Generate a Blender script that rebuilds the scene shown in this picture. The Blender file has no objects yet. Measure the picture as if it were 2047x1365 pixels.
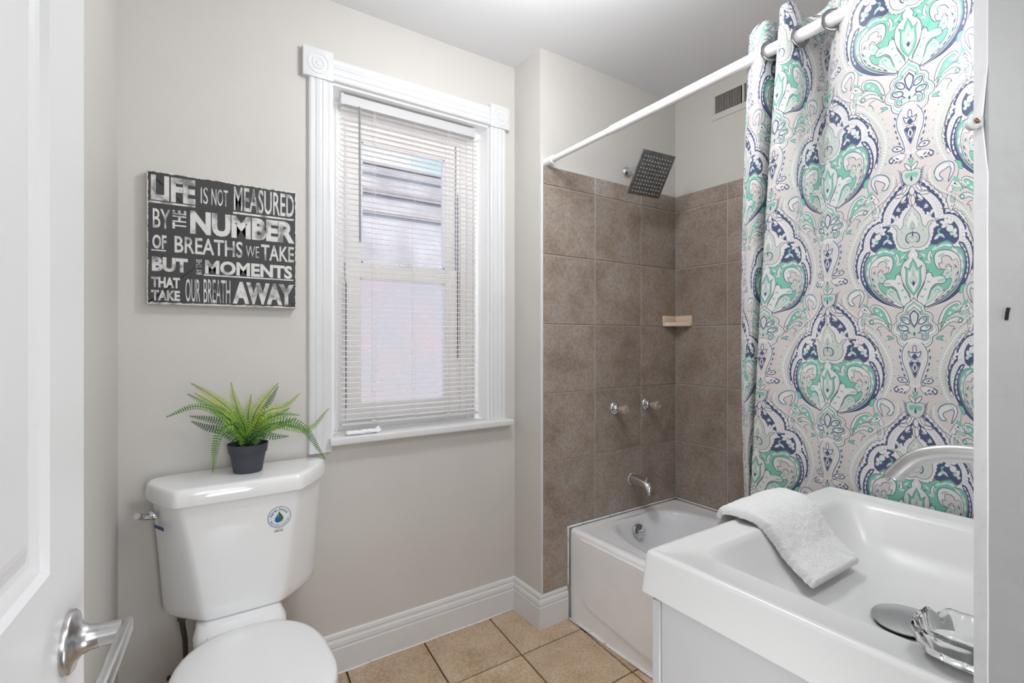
import bpy, bmesh, math, random
import numpy as np
from mathutils import Vector, Matrix, noise
random.seed(4)
SC = bpy.context.scene
COL = SC.collection
PI = math.pi
# ------------------------------------------------------------------ camera
F_PX, HZ, YAW, CAM_H = 989.777, 677.0, math.radians(33.836), 1.27
cam = bpy.data.cameras.new('camera'); camo = bpy.data.objects.new('camera', cam); COL.objects.link(camo)
camo.location = (0, 0, CAM_H); camo.rotation_euler = (PI/2, 0, -YAW)
cam.sensor_width = 36.0; cam.lens = F_PX*36.0/2047.0; cam.shift_y = -(1365/2-HZ)/2047.0
cam.clip_start = 0.02; cam.clip_end = 200
SC.camera = camo
# ------------------------------------------------------------------ sky, sun, room light, exposure
SC.view_settings.view_transform = 'Standard'; SC.view_settings.look = 'None'
SC.view_settings.gamma = 1.0; SC.view_settings.exposure = 0.0; SC.view_settings.use_curve_mapping = False
W = bpy.data.worlds.new('sky'); SC.world = W; W.use_nodes = True
nt = W.node_tree; nt.nodes.clear()
wo = nt.nodes.new('ShaderNodeOutputWorld'); bg = nt.nodes.new('ShaderNodeBackground')
tc = nt.nodes.new('ShaderNodeTexCoord'); nz = nt.nodes.new('ShaderNodeTexNoise'); cr = nt.nodes.new('ShaderNodeValToRGB')
nz.inputs['Scale'].default_value = 3.0; nz.inputs['Detail'].default_value = 6
cr.color_ramp.elements[0].position = .42; cr.color_ramp.elements[0].color = (.30,.53,.92,1)
cr.color_ramp.elements[1].position = .62; cr.color_ramp.elements[1].color = (.92,.95,1,1)
nt.links.new(tc.outputs['Generated'], nz.inputs['Vector']); nt.links.new(nz.outputs['Fac'], cr.inputs['Fac'])
nt.links.new(cr.outputs['Color'], bg.inputs['Color']); bg.inputs['Strength'].default_value = 1.35
nt.links.new(bg.outputs['Background'], wo.inputs['Surface'])
def area(name, loc, target, sx, sy, power, col=(1,1,1)):
    l = bpy.data.lights.new(name, 'AREA'); l.shape = 'RECTANGLE'; l.size = sx; l.size_y = sy; l.energy = power; l.color = col
    o = bpy.data.objects.new(name, l); COL.objects.link(o); o.location = loc
    o.rotation_euler = (Vector(target)-Vector(loc)).to_track_quat('-Z','Y').to_euler()
    return o
sun = bpy.data.lights.new('sun', 'SUN'); sun.energy = 3.2; sun.angle = .02; sun.color = (1,.96,.9)
so = bpy.data.objects.new('sun', sun); COL.objects.link(so); so.rotation_euler = (math.radians(38), 0, math.radians(-20))
def globe(name, loc, r, power, col=(1,1,1)):
    l = bpy.data.lights.new(name, 'POINT'); l.shadow_soft_size = r; l.energy = power; l.color = col
    o = bpy.data.objects.new(name, l); COL.objects.link(o); o.location = loc; return o
area('vanity_bar_light', (.98,.13,1.95), (1.0,1.9,.60), .55, .16, 4.6, (.97,.985,1))
globe('ceiling_fill_light', (.88,1.04,2.30), .11, 23.0, (.97,.985,1))  # added fill without a fixture; brightens the ceiling, far walls and tub
area('soft_fill_light', (.14,.14,1.50), (.82,1.6,.25), .30, .30, 1.2, (.97,.985,1))  # unseen frontal fill added beside the camera, no flash unit there
area('hall_fill_light', (.20,-.60,1.30), (.80,1.6,.45), .40, .40, 4.4, (.97,.985,1))  # fill added in the hall behind the camera to lighten the room
area('low_fill_light', (.22,.20,.75), (.85,1.75,.35), .25, .25, 3.0, (.97,.985,1))  # added low fill, no real source; lifts the lower wall and baseboard
SC.cycles.max_bounces = 12; SC.cycles.diffuse_bounces = 6; SC.cycles.transmission_bounces = 10
SC.cycles.use_denoising = True; SC.cycles.caustics_refractive = False; SC.cycles.caustics_reflective = False

# ------------------------------------------------------------------ materials
def srgb(r, g, b):
    f = lambda c: (c/12.92 if c <= .04045 else ((c+.055)/1.055)**2.4)
    return (f(r/255), f(g/255), f(b/255), 1)
def mat(name, c, rough=.5, metal=0, var=0, vscale=8, bump=0, bscale=60, c2=None, spec=.5, trans=0, ior=1.45, coat=0, stretch=None, ramp=(.35,.65), sheen=0, detail=5, alpha=1):
    m = bpy.data.materials.new(name); m.use_nodes = True; t = m.node_tree; b = t.nodes['Principled BSDF']
    b.inputs['Roughness'].default_value = rough; b.inputs['Metallic'].default_value = metal
    b.inputs['Specular IOR Level'].default_value = spec; b.inputs['Transmission Weight'].default_value = trans
    b.inputs['IOR'].default_value = ior; b.inputs['Coat Weight'].default_value = coat; b.inputs['Sheen Weight'].default_value = sheen
    b.inputs['Base Color'].default_value = c; b.inputs['Alpha'].default_value = alpha
    tc = t.nodes.new('ShaderNodeTexCoord'); mp = t.nodes.new('ShaderNodeMapping'); t.links.new(tc.outputs['Object'], mp.inputs['Vector'])
    if stretch: mp.inputs['Scale'].default_value = stretch
    if c2 is None and var: c2 = tuple(max(0, x*(1-var)) for x in c[:3])+(1,)
    n = t.nodes.new('ShaderNodeTexNoise'); n.inputs['Scale'].default_value = vscale; n.inputs['Detail'].default_value = detail
    t.links.new(mp.outputs['Vector'], n.inputs['Vector'])
    if c2 is not None:
        r = t.nodes.new('ShaderNodeValToRGB'); r.color_ramp.elements[0].color = c2; r.color_ramp.elements[1].color = c
        r.color_ramp.elements[0].position = ramp[0]; r.color_ramp.elements[1].position = ramp[1]
        t.links.new(n.outputs['Fac'], r.inputs['Fac']); t.links.new(r.outputs['Color'], b.inputs['Base Color'])
    if bump:
        n2 = t.nodes.new('ShaderNodeTexNoise'); n2.inputs['Scale'].default_value = bscale; n2.inputs['Detail'].default_value = 4
        t.links.new(mp.outputs['Vector'], n2.inputs['Vector'])
        bp = t.nodes.new('ShaderNodeBump'); bp.inputs['Strength'].default_value = bump; bp.inputs['Distance'].default_value = .004
        t.links.new(n2.outputs['Fac'], bp.inputs['Height']); t.links.new(bp.outputs['Normal'], b.inputs['Normal'])
    return m
def tilemat(name, c1, c2, c3, vs=9):
    m = bpy.data.materials.new(name); m.use_nodes = True; t = m.node_tree; b = t.nodes['Principled BSDF']; L = t.links.new
    tc = t.nodes.new('ShaderNodeTexCoord'); oi = t.nodes.new('ShaderNodeObjectInfo')
    add = t.nodes.new('ShaderNodeVectorMath'); add.operation = 'MULTIPLY_ADD'; add.inputs[1].default_value = (1,1,1)
    cx = t.nodes.new('ShaderNodeCombineXYZ'); mu = t.nodes.new('ShaderNodeMath'); mu.operation = 'MULTIPLY'; mu.inputs[1].default_value = 13
    L(oi.outputs['Random'], mu.inputs[0]); L(mu.outputs[0], cx.inputs[0]); L(mu.outputs[0], cx.inputs[2])
    L(tc.outputs['Object'], add.inputs[0]); L(cx.outputs[0], add.inputs[2])
    n = t.nodes.new('ShaderNodeTexNoise'); n.inputs['Scale'].default_value = vs; n.inputs['Detail'].default_value = 8; n.inputs['Roughness'].default_value = .62; L(add.outputs[0], n.inputs['Vector'])
    r = t.nodes.new('ShaderNodeValToRGB'); e = r.color_ramp.elements
    e[0].position = .33; e[0].color = c2; e[1].position = .68; e[1].color = c3; k = e.new(.5); k.color = c1
    L(n.outputs['Fac'], r.inputs['Fac'])
    n2 = t.nodes.new('ShaderNodeTexNoise'); n2.inputs['Scale'].default_value = 95; n2.inputs['Detail'].default_value = 5; L(add.outputs[0], n2.inputs['Vector'])
    r2 = t.nodes.new('ShaderNodeValToRGB'); r2.color_ramp.elements[0].position = .38; r2.color_ramp.elements[0].color = (.80,.78,.76,1); r2.color_ramp.elements[1].position = .6; r2.color_ramp.elements[1].color = (1.03,1.03,1.03,1); L(n2.outputs['Fac'], r2.inputs['Fac'])
    mx = t.nodes.new('ShaderNodeMix'); mx.data_type = 'RGBA'; mx.blend_type = 'MULTIPLY'; mx.inputs[0].default_value = 1
    L(r.outputs['Color'], mx.inputs[6]); L(r2.outputs['Color'], mx.inputs[7])
    hv = t.nodes.new('ShaderNodeHueSaturation'); mr = t.nodes.new('ShaderNodeMapRange'); mr.inputs[3].default_value = .93; mr.inputs[4].default_value = 1.06
    L(oi.outputs['Random'], mr.inputs[0]); L(mr.outputs[0], hv.inputs['Value']); L(mx.outputs[2], hv.inputs['Color']); L(hv.outputs['Color'], b.inputs['Base Color'])
    bp = t.nodes.new('ShaderNodeBump'); bp.inputs['Strength'].default_value = .25; bp.inputs['Distance'].default_value = .002
    L(n2.outputs['Fac'], bp.inputs['Height']); L(bp.outputs['Normal'], b.inputs['Normal']); b.inputs['Roughness'].default_value = .48
    return m
M = {}
M['wall'] = mat('wall_paint', srgb(207,204,200), .55, var=.05, vscale=2.2, bump=.22, bscale=26)
M['ceil'] = mat('ceiling_paint', srgb(226,227,229), .7, var=.02, vscale=1.5)
M['trim'] = mat('gloss_trim_paint', srgb(220,221,223), .34, var=.04, vscale=7, bump=.07, bscale=35)
M['jamb'] = mat('scuffed_jamb_paint', srgb(186,186,186), .42, var=.07, vscale=5, bump=.5, bscale=24)
M['doorp'] = mat('door_paint', srgb(222,222,223), .38, bump=.10, bscale=90, stretch=(1,1,.15))
M['vinyl'] = mat('window_vinyl', srgb(250,250,251), .35, var=.01)
M['slat'] = mat('blind_slat', srgb(252,249,246), .4, var=.01)
_t = M['slat'].node_tree; _tr = _t.nodes.new('ShaderNodeBsdfTranslucent'); _tr.inputs['Color'].default_value = (.96,.94,.92,1); _mx = _t.nodes.new('ShaderNodeMixShader'); _mx.inputs[0].default_value = .5
_t.links.new(_t.nodes['Principled BSDF'].outputs[0], _mx.inputs[1]); _t.links.new(_tr.outputs[0], _mx.inputs[2]); _t.links.new(_mx.outputs[0], _t.nodes['Material Output'].inputs['Surface'])
M['gunmetal'] = mat('dark_grommet_metal', (.30,.30,.31,1), .18, 1, var=.1, vscale=30)
M['rail'] = mat('blind_rail', srgb(204,204,206), .4, var=.01)
M['wand'] = mat('clear_grey_wand', srgb(170,172,176), .15, trans=.35, var=.05)
M['cord'] = mat('blind_cord', srgb(225,222,218), .8, var=.05)
M['porc'] = mat('porcelain', srgb(240,241,242), .09, coat=.5, var=.01, vscale=2)
M['seat'] = mat('seat_plastic', srgb(236,237,238), .16, var=.01)
M['tub'] = mat('tub_enamel', srgb(244,245,248), .17, coat=.3, var=.06, vscale=5)
M['sink'] = mat('sink_resin', srgb(208,208,208), .24, coat=.12, var=.01)
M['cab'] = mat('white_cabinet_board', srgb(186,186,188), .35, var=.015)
M['chrome'] = mat('chrome', (.72,.73,.75,1), .08, 1, var=.06, vscale=20)
M['nickel'] = mat('brushed_nickel', (.60,.60,.60,1), .28, 1, var=.08, vscale=40, stretch=(1,1,6))
M['dkchrome'] = mat('stainless_shower_face', (.24,.245,.25,1), .45, .7, c2=(.15,.155,.16,1), vscale=60)
M['rod'] = mat('rod_enamel', srgb(244,244,246), .22, var=.01)
M['grout'] = mat('wall_grout', srgb(186,184,180), .8, var=.1, vscale=30)
M['fgrout'] = mat('floor_grout', srgb(92,70,52), .9, var=.25, vscale=30)
M['wtile'] = tilemat('taupe_wall_tile', srgb(163,149,138), srgb(145,131,120), srgb(168,160,154), 7)
M['ftile'] = tilemat('tan_floor_tile', srgb(200,176,148), srgb(184,158,130), srgb(212,190,164), 8)
M['soap'] = mat('cream_ceramic', srgb(226,206,184), .2, coat=.4, var=.02)
M['towel'] = mat('white_terry', srgb(240,240,240), .95, var=.04, vscale=160, bump=1.0, bscale=420, sheen=.4)
M['glass'] = mat('clear_glass', (.97,.98,.98,1), .03, trans=1, ior=1.48, var=.005)
M['pane'] = mat('window_pane', (1,1,1,1), 0, trans=1, ior=1.0, spec=0, alpha=.06, var=.001)
M['acryl'] = mat('clear_acrylic', srgb(252,240,222), .10, trans=.62, ior=1.45, coat=.6, var=.08, vscale=50)
M['pot'] = mat('charcoal_plastic', srgb(66,70,80), .55, var=.04)
M['soil'] = mat('dark_soil', srgb(34,30,26), .95, var=.5, vscale=80, bump=1, bscale=90)
M['fern'] = mat('fern_green', srgb(140,182,54), .5, c2=srgb(70,128,42), vscale=9, ramp=(.35,.62))
M['fern2'] = mat('fern_yellow_green', srgb(196,208,62), .5, c2=srgb(120,162,46), vscale=12)
M['fern3'] = mat('fern_dark_green', srgb(92,142,66), .5, c2=srgb(44,88,46), vscale=12)
M['stem'] = mat('fern_stem', srgb(52,66,34), .6, var=.2)
M['black'] = mat('sign_black', srgb(66,66,68), .6, var=.12, vscale=14)
M['torn'] = mat('sign_torn_edge', srgb(214,213,210), .7, c2=srgb(150,150,148), vscale=40, ramp=(.3,.5))
M['letter'] = mat('distressed_lettering', srgb(214,213,211), .6, c2=srgb(128,128,128), vscale=26, ramp=(.34,.50), detail=8)
M['blue'] = mat('label_blue', srgb(30,98,178), .4, var=.03); M['navy'] = mat('label_navy', srgb(38,76,128), .4, var=.03); M['green'] = mat('label_green', srgb(62,116,30), .4, var=.05)
M['lblwhite'] = mat('label_film', srgb(226,232,238), .3, var=.01)
M['bluestk'] = mat('blue_sticker', srgb(36,88,140), .35, var=.05)
M['dark'] = mat('dark_void', srgb(26,26,26), .8, var=.2)
M['hose'] = mat('braided_hose', srgb(92,86,80), .45, .6, var=.5, vscale=260)
M['vent'] = mat('vent_enamel', srgb(206,202,196), .5, var=.02)
M['ventslat'] = mat('vent_slat_enamel', srgb(150,146,140), .5, var=.1, vscale=40)
M['brass'] = mat('worn_latch_metal', srgb(150,120,86), .35, .7, var=.4, vscale=90)
M['caulk'] = mat('white_caulk', srgb(232,230,228), .6, c2=srgb(186,182,178), vscale=60, ramp=(.3,.42), bump=.4, bscale=80)
M['gap'] = mat('sash_gap', srgb(122,122,124), .8, var=.2, vscale=60)
M['edge'] = mat('bare_edge_paint', srgb(236,236,238), .45, var=.05, vscale=30, bump=.3, bscale=60)
M['grime'] = mat('dark_gap_filler', srgb(40,36,32), .9, var=.3, vscale=60)
M['tissue'] = mat('white_paper', srgb(242,242,244), .8, var=.02, bump=.3, bscale=80)
M['stucco'] = mat('pale_stucco', srgb(214,206,204), .9, c2=srgb(186,178,176), vscale=3, bump=.5, bscale=10)
M['brick'] = mat('painted_pink_brick', srgb(196,178,176), .9, c2=srgb(182,180,179), vscale=2.2, bump=.5, bscale=12, detail=8)
M['ledge'] = mat('grey_ledge', srgb(168,158,156), .8, var=.2, vscale=6)
M['hallw'] = mat('hall_paint', srgb(214,212,208), .7, var=.02)
# ------------------------------------------------------------------ mesh helpers
def new_obj(name, me, m=None, parent=None):
    if m is not None: me.materials.append(m)
    o = bpy.data.objects.new(name, me); COL.objects.link(o)
    if parent is not None: o.parent = parent
    return o
def obj(name, bm, m, parent=None, smooth=False, ang=None):
    me = bpy.data.meshes.new(name); bmesh.ops.recalc_face_normals(bm, faces=bm.faces); bm.to_mesh(me); bm.free()
    if smooth:
        for p in me.polygons: p.use_smooth = True
        if ang: me.set_sharp_from_angle(angle=math.radians(ang))
    return new_obj(name, me, m, parent)
def tag(o, label=None, cat=None, group=None, kind=None):
    if label: o['label'] = label
    if cat: o['category'] = cat
    if group: o['group'] = group
    if kind: o['kind'] = kind
    return o
def empty(name, loc=(0,0,0), rz=0):
    o = bpy.data.objects.new(name, None); COL.objects.link(o); o.location = loc; o.rotation_euler = (0,0,rz); o.empty_display_size = .05
    return o
def bx(bm, a, b, bev=0, seg=2):
    a = Vector(a); b = Vector(b)
    r = bmesh.ops.create_cube(bm, size=1); vs = r['verts']
    for v in vs: v.co = Vector(((a.x+b.x)/2+v.co.x*(b.x-a.x), (a.y+b.y)/2+v.co.y*(b.y-a.y), (a.z+b.z)/2+v.co.z*(b.z-a.z)))
    if bev:
        es = list({e for v in vs for e in v.link_edges}); bmesh.ops.bevel(bm, geom=es, offset=bev, segments=seg, profile=.5, affect='EDGES')
def box(name, a, b, m, parent=None, bev=0, seg=2):
    bm = bmesh.new(); bx(bm, a, b, bev, seg); return obj(name, bm, m, parent, smooth=bev > 0, ang=40)
def frame_to(d):
    d = Vector(d).normalized(); return d.to_track_quat('Z','Y').to_matrix()
def lathe(bm, prof, n=32, org=(0,0,0), axis=(0,0,1), fn=None):
    R = frame_to(axis); o = Vector(org); rings = []
    for r, h in prof:
        ring = []
        for i in range(n):
            a = 2*PI*i/n; k = fn(a, h) if fn else 1
            ring.append(bm.verts.new(o+R@Vector((r*k*math.cos(a), r*k*math.sin(a), h))))
        rings.append(ring)
    for A, B in zip(rings[:-1], rings[1:]):
        for i in range(n): bm.faces.new((A[i], A[(i+1)%n], B[(i+1)%n], B[i]))
    if prof[0][0] > 1e-6: bm.faces.new(rings[0][::-1])
    if prof[-1][0] > 1e-6: bm.faces.new(rings[-1])
    bmesh.ops.remove_doubles(bm, verts=[v for r in rings for v in r], dist=1e-6)
def loft(bm, rings, cap=True):
    R = [[bm.verts.new(p) for p in r] for r in rings]; n = len(R[0])
    for A, B in zip(R[:-1], R[1:]):
        for i in range(n): bm.faces.new((A[i], A[(i+1)%n], B[(i+1)%n], B[i]))
    if cap: bm.faces.new(R[0][::-1]); bm.faces.new(R[-1])
    return R
def cat(pts, n=8):
    P = [Vector(p) for p in pts]; P = [2*P[0]-P[1]]+P+[2*P[-1]-P[-2]]; out = []
    for i in range(1, len(P)-2):
        for k in range(n):
            t = k/n; a, b, c, d = P[i-1:i+3]
            out.append(.5*((2*b)+(c-a)*t+(2*a-5*b+4*c-d)*t*t+(3*b-a-3*c+d)*t**3))
    out.append(P[-2].copy()); return out
def tube(bm, pts, r, n=10, cap=True, rr=None, flat=None):
    pts = [Vector(p) for p in pts]; rings = []; up = None
    for i, p in enumerate(pts):
        d = (pts[min(i+1, len(pts)-1)]-pts[max(i-1, 0)]).normalized()
        if up is None: up = Vector((0,0,1)) if abs(d.z) < .9 else Vector((1,0,0))
        s = d.cross(up).normalized(); up = s.cross(d).normalized(); q = rr(i/(len(pts)-1)) if rr else r
        fx, fy = flat if flat else (1, 1)
        rings.append([p+s*(q*fx*math.cos(2*PI*k/n))+up*(q*fy*math.sin(2*PI*k/n)) for k in range(n)])
    loft(bm, rings, cap)
def prism(bm, pts, d):                      # planar polygon pushed along d
    d = Vector(d); A = [bm.verts.new(p) for p in pts]; B = [bm.verts.new(Vector(p)+d) for p in pts]; n = len(pts)
    bm.faces.new(A); bm.faces.new(B[::-1])
    for i in range(n): bm.faces.new((A[i], B[i], B[(i+1)%n], A[(i+1)%n]))
def extr(bm, prof, a, b, mit_a=0, mit_b=0):    # profile of (out, z) run along the floor from a to b; 'out' to the left of a->b
    a = Vector(a); b = Vector(b); d = (b-a).normalized(); o = Vector((-d.y, d.x, 0))
    R = [[a+o*u+Vector((0,0,z))+d*(mit_a*u) for u, z in prof], [b+o*u+Vector((0,0,z))-d*(mit_b*u) for u, z in prof]]
    loft(bm, R)
def sup(cx, cy, a, b, n, z, N=64, rot=0):
    out = []
    for i in range(N):
        t = 2*PI*i/N+rot; c, s = math.cos(t), math.sin(t)
        out.append(Vector((cx+a*math.copysign(abs(c)**(2/n), c), cy+b*math.copysign(abs(s)**(2/n), s), z)))
    return out
def text_mesh(txt, bold=0.0, res=3):
    c = bpy.data.curves.new('lettering', 'FONT'); c.body = txt; c.size = 1; c.offset = bold; c.resolution_u = res; c.fill_mode = 'FRONT'
    o = bpy.data.objects.new('t', c); COL.objects.link(o); dg = bpy.context.evaluated_depsgraph_get(); dg.update()
    me = bpy.data.meshes.new_from_object(o.evaluated_get(dg)); bpy.data.objects.remove(o); bpy.data.curves.remove(c)
    return me
def put_text(bm, txt, fn, bold=0.0):
    """lettering laid by fn(u, v): u, v run 0..1 over the word's own box"""
    me = text_mesh(txt, bold); xs = [v.co.x for v in me.vertices]; ys = [v.co.y for v in me.vertices]
    x0, x1, y0, y1 = min(xs), max(xs), min(ys), max(ys)
    vs = [bm.verts.new(fn((v.co.x-x0)/(x1-x0), (v.co.y-y0)/(y1-y0))) for v in me.vertices]
    for p in me.polygons:
        try: bm.faces.new([vs[i] for i in p.vertices])
        except ValueError: pass
    bpy.data.meshes.remove(me)
# ---- damask / paisley print of the shower curtain, drawn as filled and stroked curves ----
def damask_tile():
    PXM = 2600.0                                   # tile pixels per metre of cloth
    KX, KY = 0.000200, 0.0002245                   # metres per drawing unit
    Wd, Pd = 0.190, 0.517                          # column spacing, vertical repeat
    TW, TH = int(2*Wd*PXM), int(Pd*PXM)
    MW, MH = int(0.36*PXM), int(0.66*PXM)          # canvas for one motif
    PAL = np.array([(214,206,205),(226,223,224),(203,210,204),(120,194,172),(58,112,104),(66,78,116),(72,72,90),(234,234,236),(174,200,188)],float)/255
    BASE,LIGHT,SAGE,GREEN,DKG,NAVY,LINE,WHITE,MINT = range(9)
    cv = np.full((MH,MW),255,np.uint8)
    def ax(y): return 690+(y-50)/2400*58
    def tp(pts, m=1):                              # drawing units -> canvas pixels
        p = np.asarray(pts,float)
        return np.stack([MW/2 - m*(ax(p[:,1])-p[:,0])*KX*PXM, 60+p[:,1]*KY*PXM],1)
    def smooth(p, closed=False, n=6):
        p = np.asarray(p,float)
        if len(p)<3: return p
        if closed: q = np.vstack([p[-1],p,p[0],p[1]])
        else: q = np.vstack([2*p[0]-p[1],p,2*p[-1]-p[-2]])
        out=[]
        for i in range(1,len(q)-2):
            t=np.linspace(0,1,n,endpoint=False)[:,None]
            a,b,c,d=q[i-1],q[i],q[i+1],q[i+2]
            out.append(.5*((2*b)+(-a+c)*t+(2*a-5*b+4*c-d)*t*t+(-a+3*b-3*c+d)*t**3))
        if not closed: out.append(q[-2][None])
        return np.vstack(out)
    def poly(p,c):
        x0,y0=np.floor(p.min(0)).astype(int); x1,y1=np.ceil(p.max(0)).astype(int)+1
        x0=max(x0,0);y0=max(y0,0);x1=min(x1,MW);y1=min(y1,MH)
        if x1<=x0 or y1<=y0: return
        yy=np.arange(y0,y1)+.5; xs=np.arange(x0,x1)+.5
        ins=np.zeros((len(yy),len(xs)),bool)
        a=p; b=np.roll(p,-1,0)
        for (ax_,ay_),(bx,by) in zip(a,b):
            if ay_==by: continue
            r=(yy>=min(ay_,by))&(yy<max(ay_,by))
            if not r.any(): continue
            xi=ax_+(yy[r]-ay_)*(bx-ax_)/(by-ay_)
            ins[r]^=(xs[None,:]>xi[:,None])
        cv[y0:y1,x0:x1][ins]=c
    def line(p,c,w):
        r=w/2
        for (ax_,ay_),(bx,by) in zip(p[:-1],p[1:]):
            x0=max(int(min(ax_,bx)-r-1),0);x1=min(int(max(ax_,bx)+r+2),MW);y0=max(int(min(ay_,by)-r-1),0);y1=min(int(max(ay_,by)+r+2),MH)
            if x1<=x0 or y1<=y0: continue
            X,Y=np.meshgrid(np.arange(x0,x1)+.5,np.arange(y0,y1)+.5)
            dx,dy=bx-ax_,by-ay_; L=dx*dx+dy*dy+1e-9
            t=np.clip(((X-ax_)*dx+(Y-ay_)*dy)/L,0,1)
            cv[y0:y1,x0:x1][(X-ax_-t*dx)**2+(Y-ay_-t*dy)**2<=r*r]=c
    def resample(p,n):
        s=np.r_[0,np.cumsum(np.hypot(*np.diff(p,axis=0).T))]; t=np.linspace(0,s[-1],n)
        return np.stack([np.interp(t,s,p[:,0]),np.interp(t,s,p[:,1])],1)
    def scal(p,n,amp):                             # scalloped copy of a path, bumps to its left
        q=resample(p,n*8+1); d=np.gradient(q,axis=0); d/=np.hypot(d[:,0],d[:,1])[:,None]+1e-9
        ph=np.abs(np.sin(np.arange(len(q))/8*np.pi))**.6
        return q+np.stack([d[:,1],-d[:,0]],1)*amp*ph[:,None]
    U=KX*PXM
    def each():
        return (1,-1)
    def F(pts,c,st=None,w=5,closed=True,sm=True):  # filled shape, both halves
        for m in each():
            p=tp(pts,m); p=smooth(p,closed) if sm else p
            poly(p,c)
            if st is not None: line(np.vstack([p,p[:1]]) if closed else p,st,w*U*1.12)
    def S(pts,c,w=5,closed=False):
        for m in each():
            p=smooth(tp(pts,m),closed); line(np.vstack([p,p[:1]]) if closed else p,c,w*U)
    def A(pts,c,st=None,w=5):                      # axis-symmetric shape from its left half
        l=smooth(tp(pts,1)); r=smooth(tp(pts,-1))
        p=np.vstack([l,r[::-1]]); poly(p,c)
        if st is not None: line(l,st,w*U); line(r,st,w*U)
    def E(x,y,rx,ry,ang,c,st=None,w=4):
        t=np.linspace(0,2*np.pi,15)[:-1]; a=np.radians(ang)
        ex=np.cos(t)*rx; ey=np.sin(t)*ry
        pts=np.stack([x+ex*np.cos(a)-ey*np.sin(a),y+ex*np.sin(a)+ey*np.cos(a)],1)
        F(pts,c,st,w,sm=False)
    def leafdab(x,y,L,wd,ang,c):
        a=np.radians(ang); u=np.array([np.cos(a),np.sin(a)]); v=np.array([-u[1],u[0]]); o=np.array([x,y])
        F([o-u*L,o-u*L*.2+v*wd,o+u*L,o-u*L*.2-v*wd],c,sm=False)
    def pearls(pts,n,r,st=LINE,fill=WHITE):
        for m in each():
            q=resample(smooth(tp(pts,m)),n)
            for x,y in q:
                t=np.linspace(0,2*np.pi,11)[:-1]; c=np.stack([x+np.cos(t)*r*U,y+np.sin(t)*r*U],1)
                if st is not None: line(np.vstack([c,c[:1]]),st,3.2*U)
                poly(c,fill)
    # faint tonal ground
    for i in range(7):
        S([(360+i*14,40+i*62),(330+i*6,60+i*62),(320+i*10,90+i*62)],SAGE,4)
    # side chain of pearls and long curve
    S([(60,1560),(175,1590),(290,1700),(365,1800),(408,1920),(402,2080),(368,2200)],LINE,9)
    S([(250,1600),(360,1720),(430,1850),(455,1980),(430,2130),(390,2230)],MINT,5)
    pearls([(190,1530),(300,1610),(400,1730),(465,1850),(495,1960),(490,2060),(455,2180),(415,2260)],30,13,GREEN)
    for i,(x,y) in enumerate([(330,1560),(375,1620),(425,1680),(465,1740),(490,1795),(515,1870),(525,1950),(530,2035),(515,2110),(490,2190),(560,1960),(575,2030)]): E(x,y,9,9,0,GREEN if i%2 else MINT)
    for x,y in [(250,1130+480),(262,1650),(300,1680),(335,1740),(370,1800),(392,1860),(405,1940),(400,2010),(392,2080)]: S([(x+22,y),(x+38,y+10),(x+50,y+34)],MINT,5)
    # faint flower between columns
    for k,(x,y,a) in enumerate([(285,1760,60),(250,1745,80),(315,1800,30),(255,1790,100),(290,1830,10)]): E(x,y,26,10,a,WHITE)
    # lower scroll with tail
    S([(1075-560,2400),(595,2400),(590,2330),(540,2290),(460,2268),(370,2275),(300,2290)],MINT,5)
    S([(598,2360),(592,2440),(540,2510),(450,2570),(340,2640),(250,2700)],LINE,4)
    pearls([(565,2320),(570,2400),(530,2480),(450,2545),(350,2600),(270,2660)],24,8,None,WHITE)
    F([(400,2470),(345,2390),(335,2330),(365,2290),(430,2280),(500,2310),(530,2370),(500,2440),(450,2440),(480,2400),(470,2370),(430,2350),(385,2330),(370,2360),(385,2410)],LIGHT,NAVY,7)
    S([(385,2350),(380,2310),(430,2290),(490,2310),(520,2350),(525,2410),(500,2450),(430,2460)],GREEN,6)
    F([(330,2285),(270,2300),(245,2350),(250,2375),(290,2360),(300,2320)],GREEN,DKG,4)
    S([(290,2370),(300,2420),(310,2450)],DKG,7)
    F([(350,2430),(345,2470),(310,2490),(275,2485),(300,2450)],GREEN)
    pearls([(275,2490),(240,2500),(215,2530)],5,11)
    # big leaves and bird leaf
    F([(490,1515),(475,1440),(420,1350),(340,1305),(280,1300),(255,1330),(275,1385),(360,1420),(440,1470)],LIGHT,LINE,6)
    F([(470,1540),(445,1455),(400,1370),(330,1325),(285,1325),(285,1375),(330,1410),(400,1450),(440,1500)],GREEN,DKG,4)
    E(330,1360,20,13,20,LIGHT); E(375,1405,18,10,40,WHITE)
    F([(480,1580),(430,1500),(350,1450),(280,1445),(240,1470),(250,1500),(290,1500),(350,1490),(410,1520)],SAGE,LINE,5)
    pearls([(300,1465),(350,1472),(400,1490),(430,1515)],5,13,GREEN)
    E(268,1478,26,20,0,GREEN,LINE); E(268,1478,11,9,0,WHITE)
    F([(270,1395),(215,1325),(165,1310),(135,1345),(105,1400),(150,1420),(170,1380),(220,1385),(285,1405)],LIGHT,LINE,5)
    E(185,1345,13,9,20,NAVY); E(158,1365,8,6,20,NAVY); E(205,1358,7,5,0,NAVY)
    F([(280,1410),(200,1380),(165,1395),(190,1420),(250,1420)],MINT,GREEN,4)
    F([(155,1420),(115,1440),(105,1490),(125,1560),(150,1592),(180,1540),(185,1480),(150,1455)],LIGHT,LINE,5)
    F([(195,1440),(150,1450),(140,1500),(165,1520),(185,1480)],MINT,LINE,3)
    E(155,1550,5,7,0,NAVY)
    S([(375,1610),(350,1560),(330,1560),(345,1535),(390,1525)],LINE,6)
    S([(440,1590),(400,1590),(370,1610)],MINT,5)
    F([(520,1650),(490,1628),(445,1625),(470,1650),(450,1668),(490,1660)],GREEN,NAVY,4)
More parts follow.
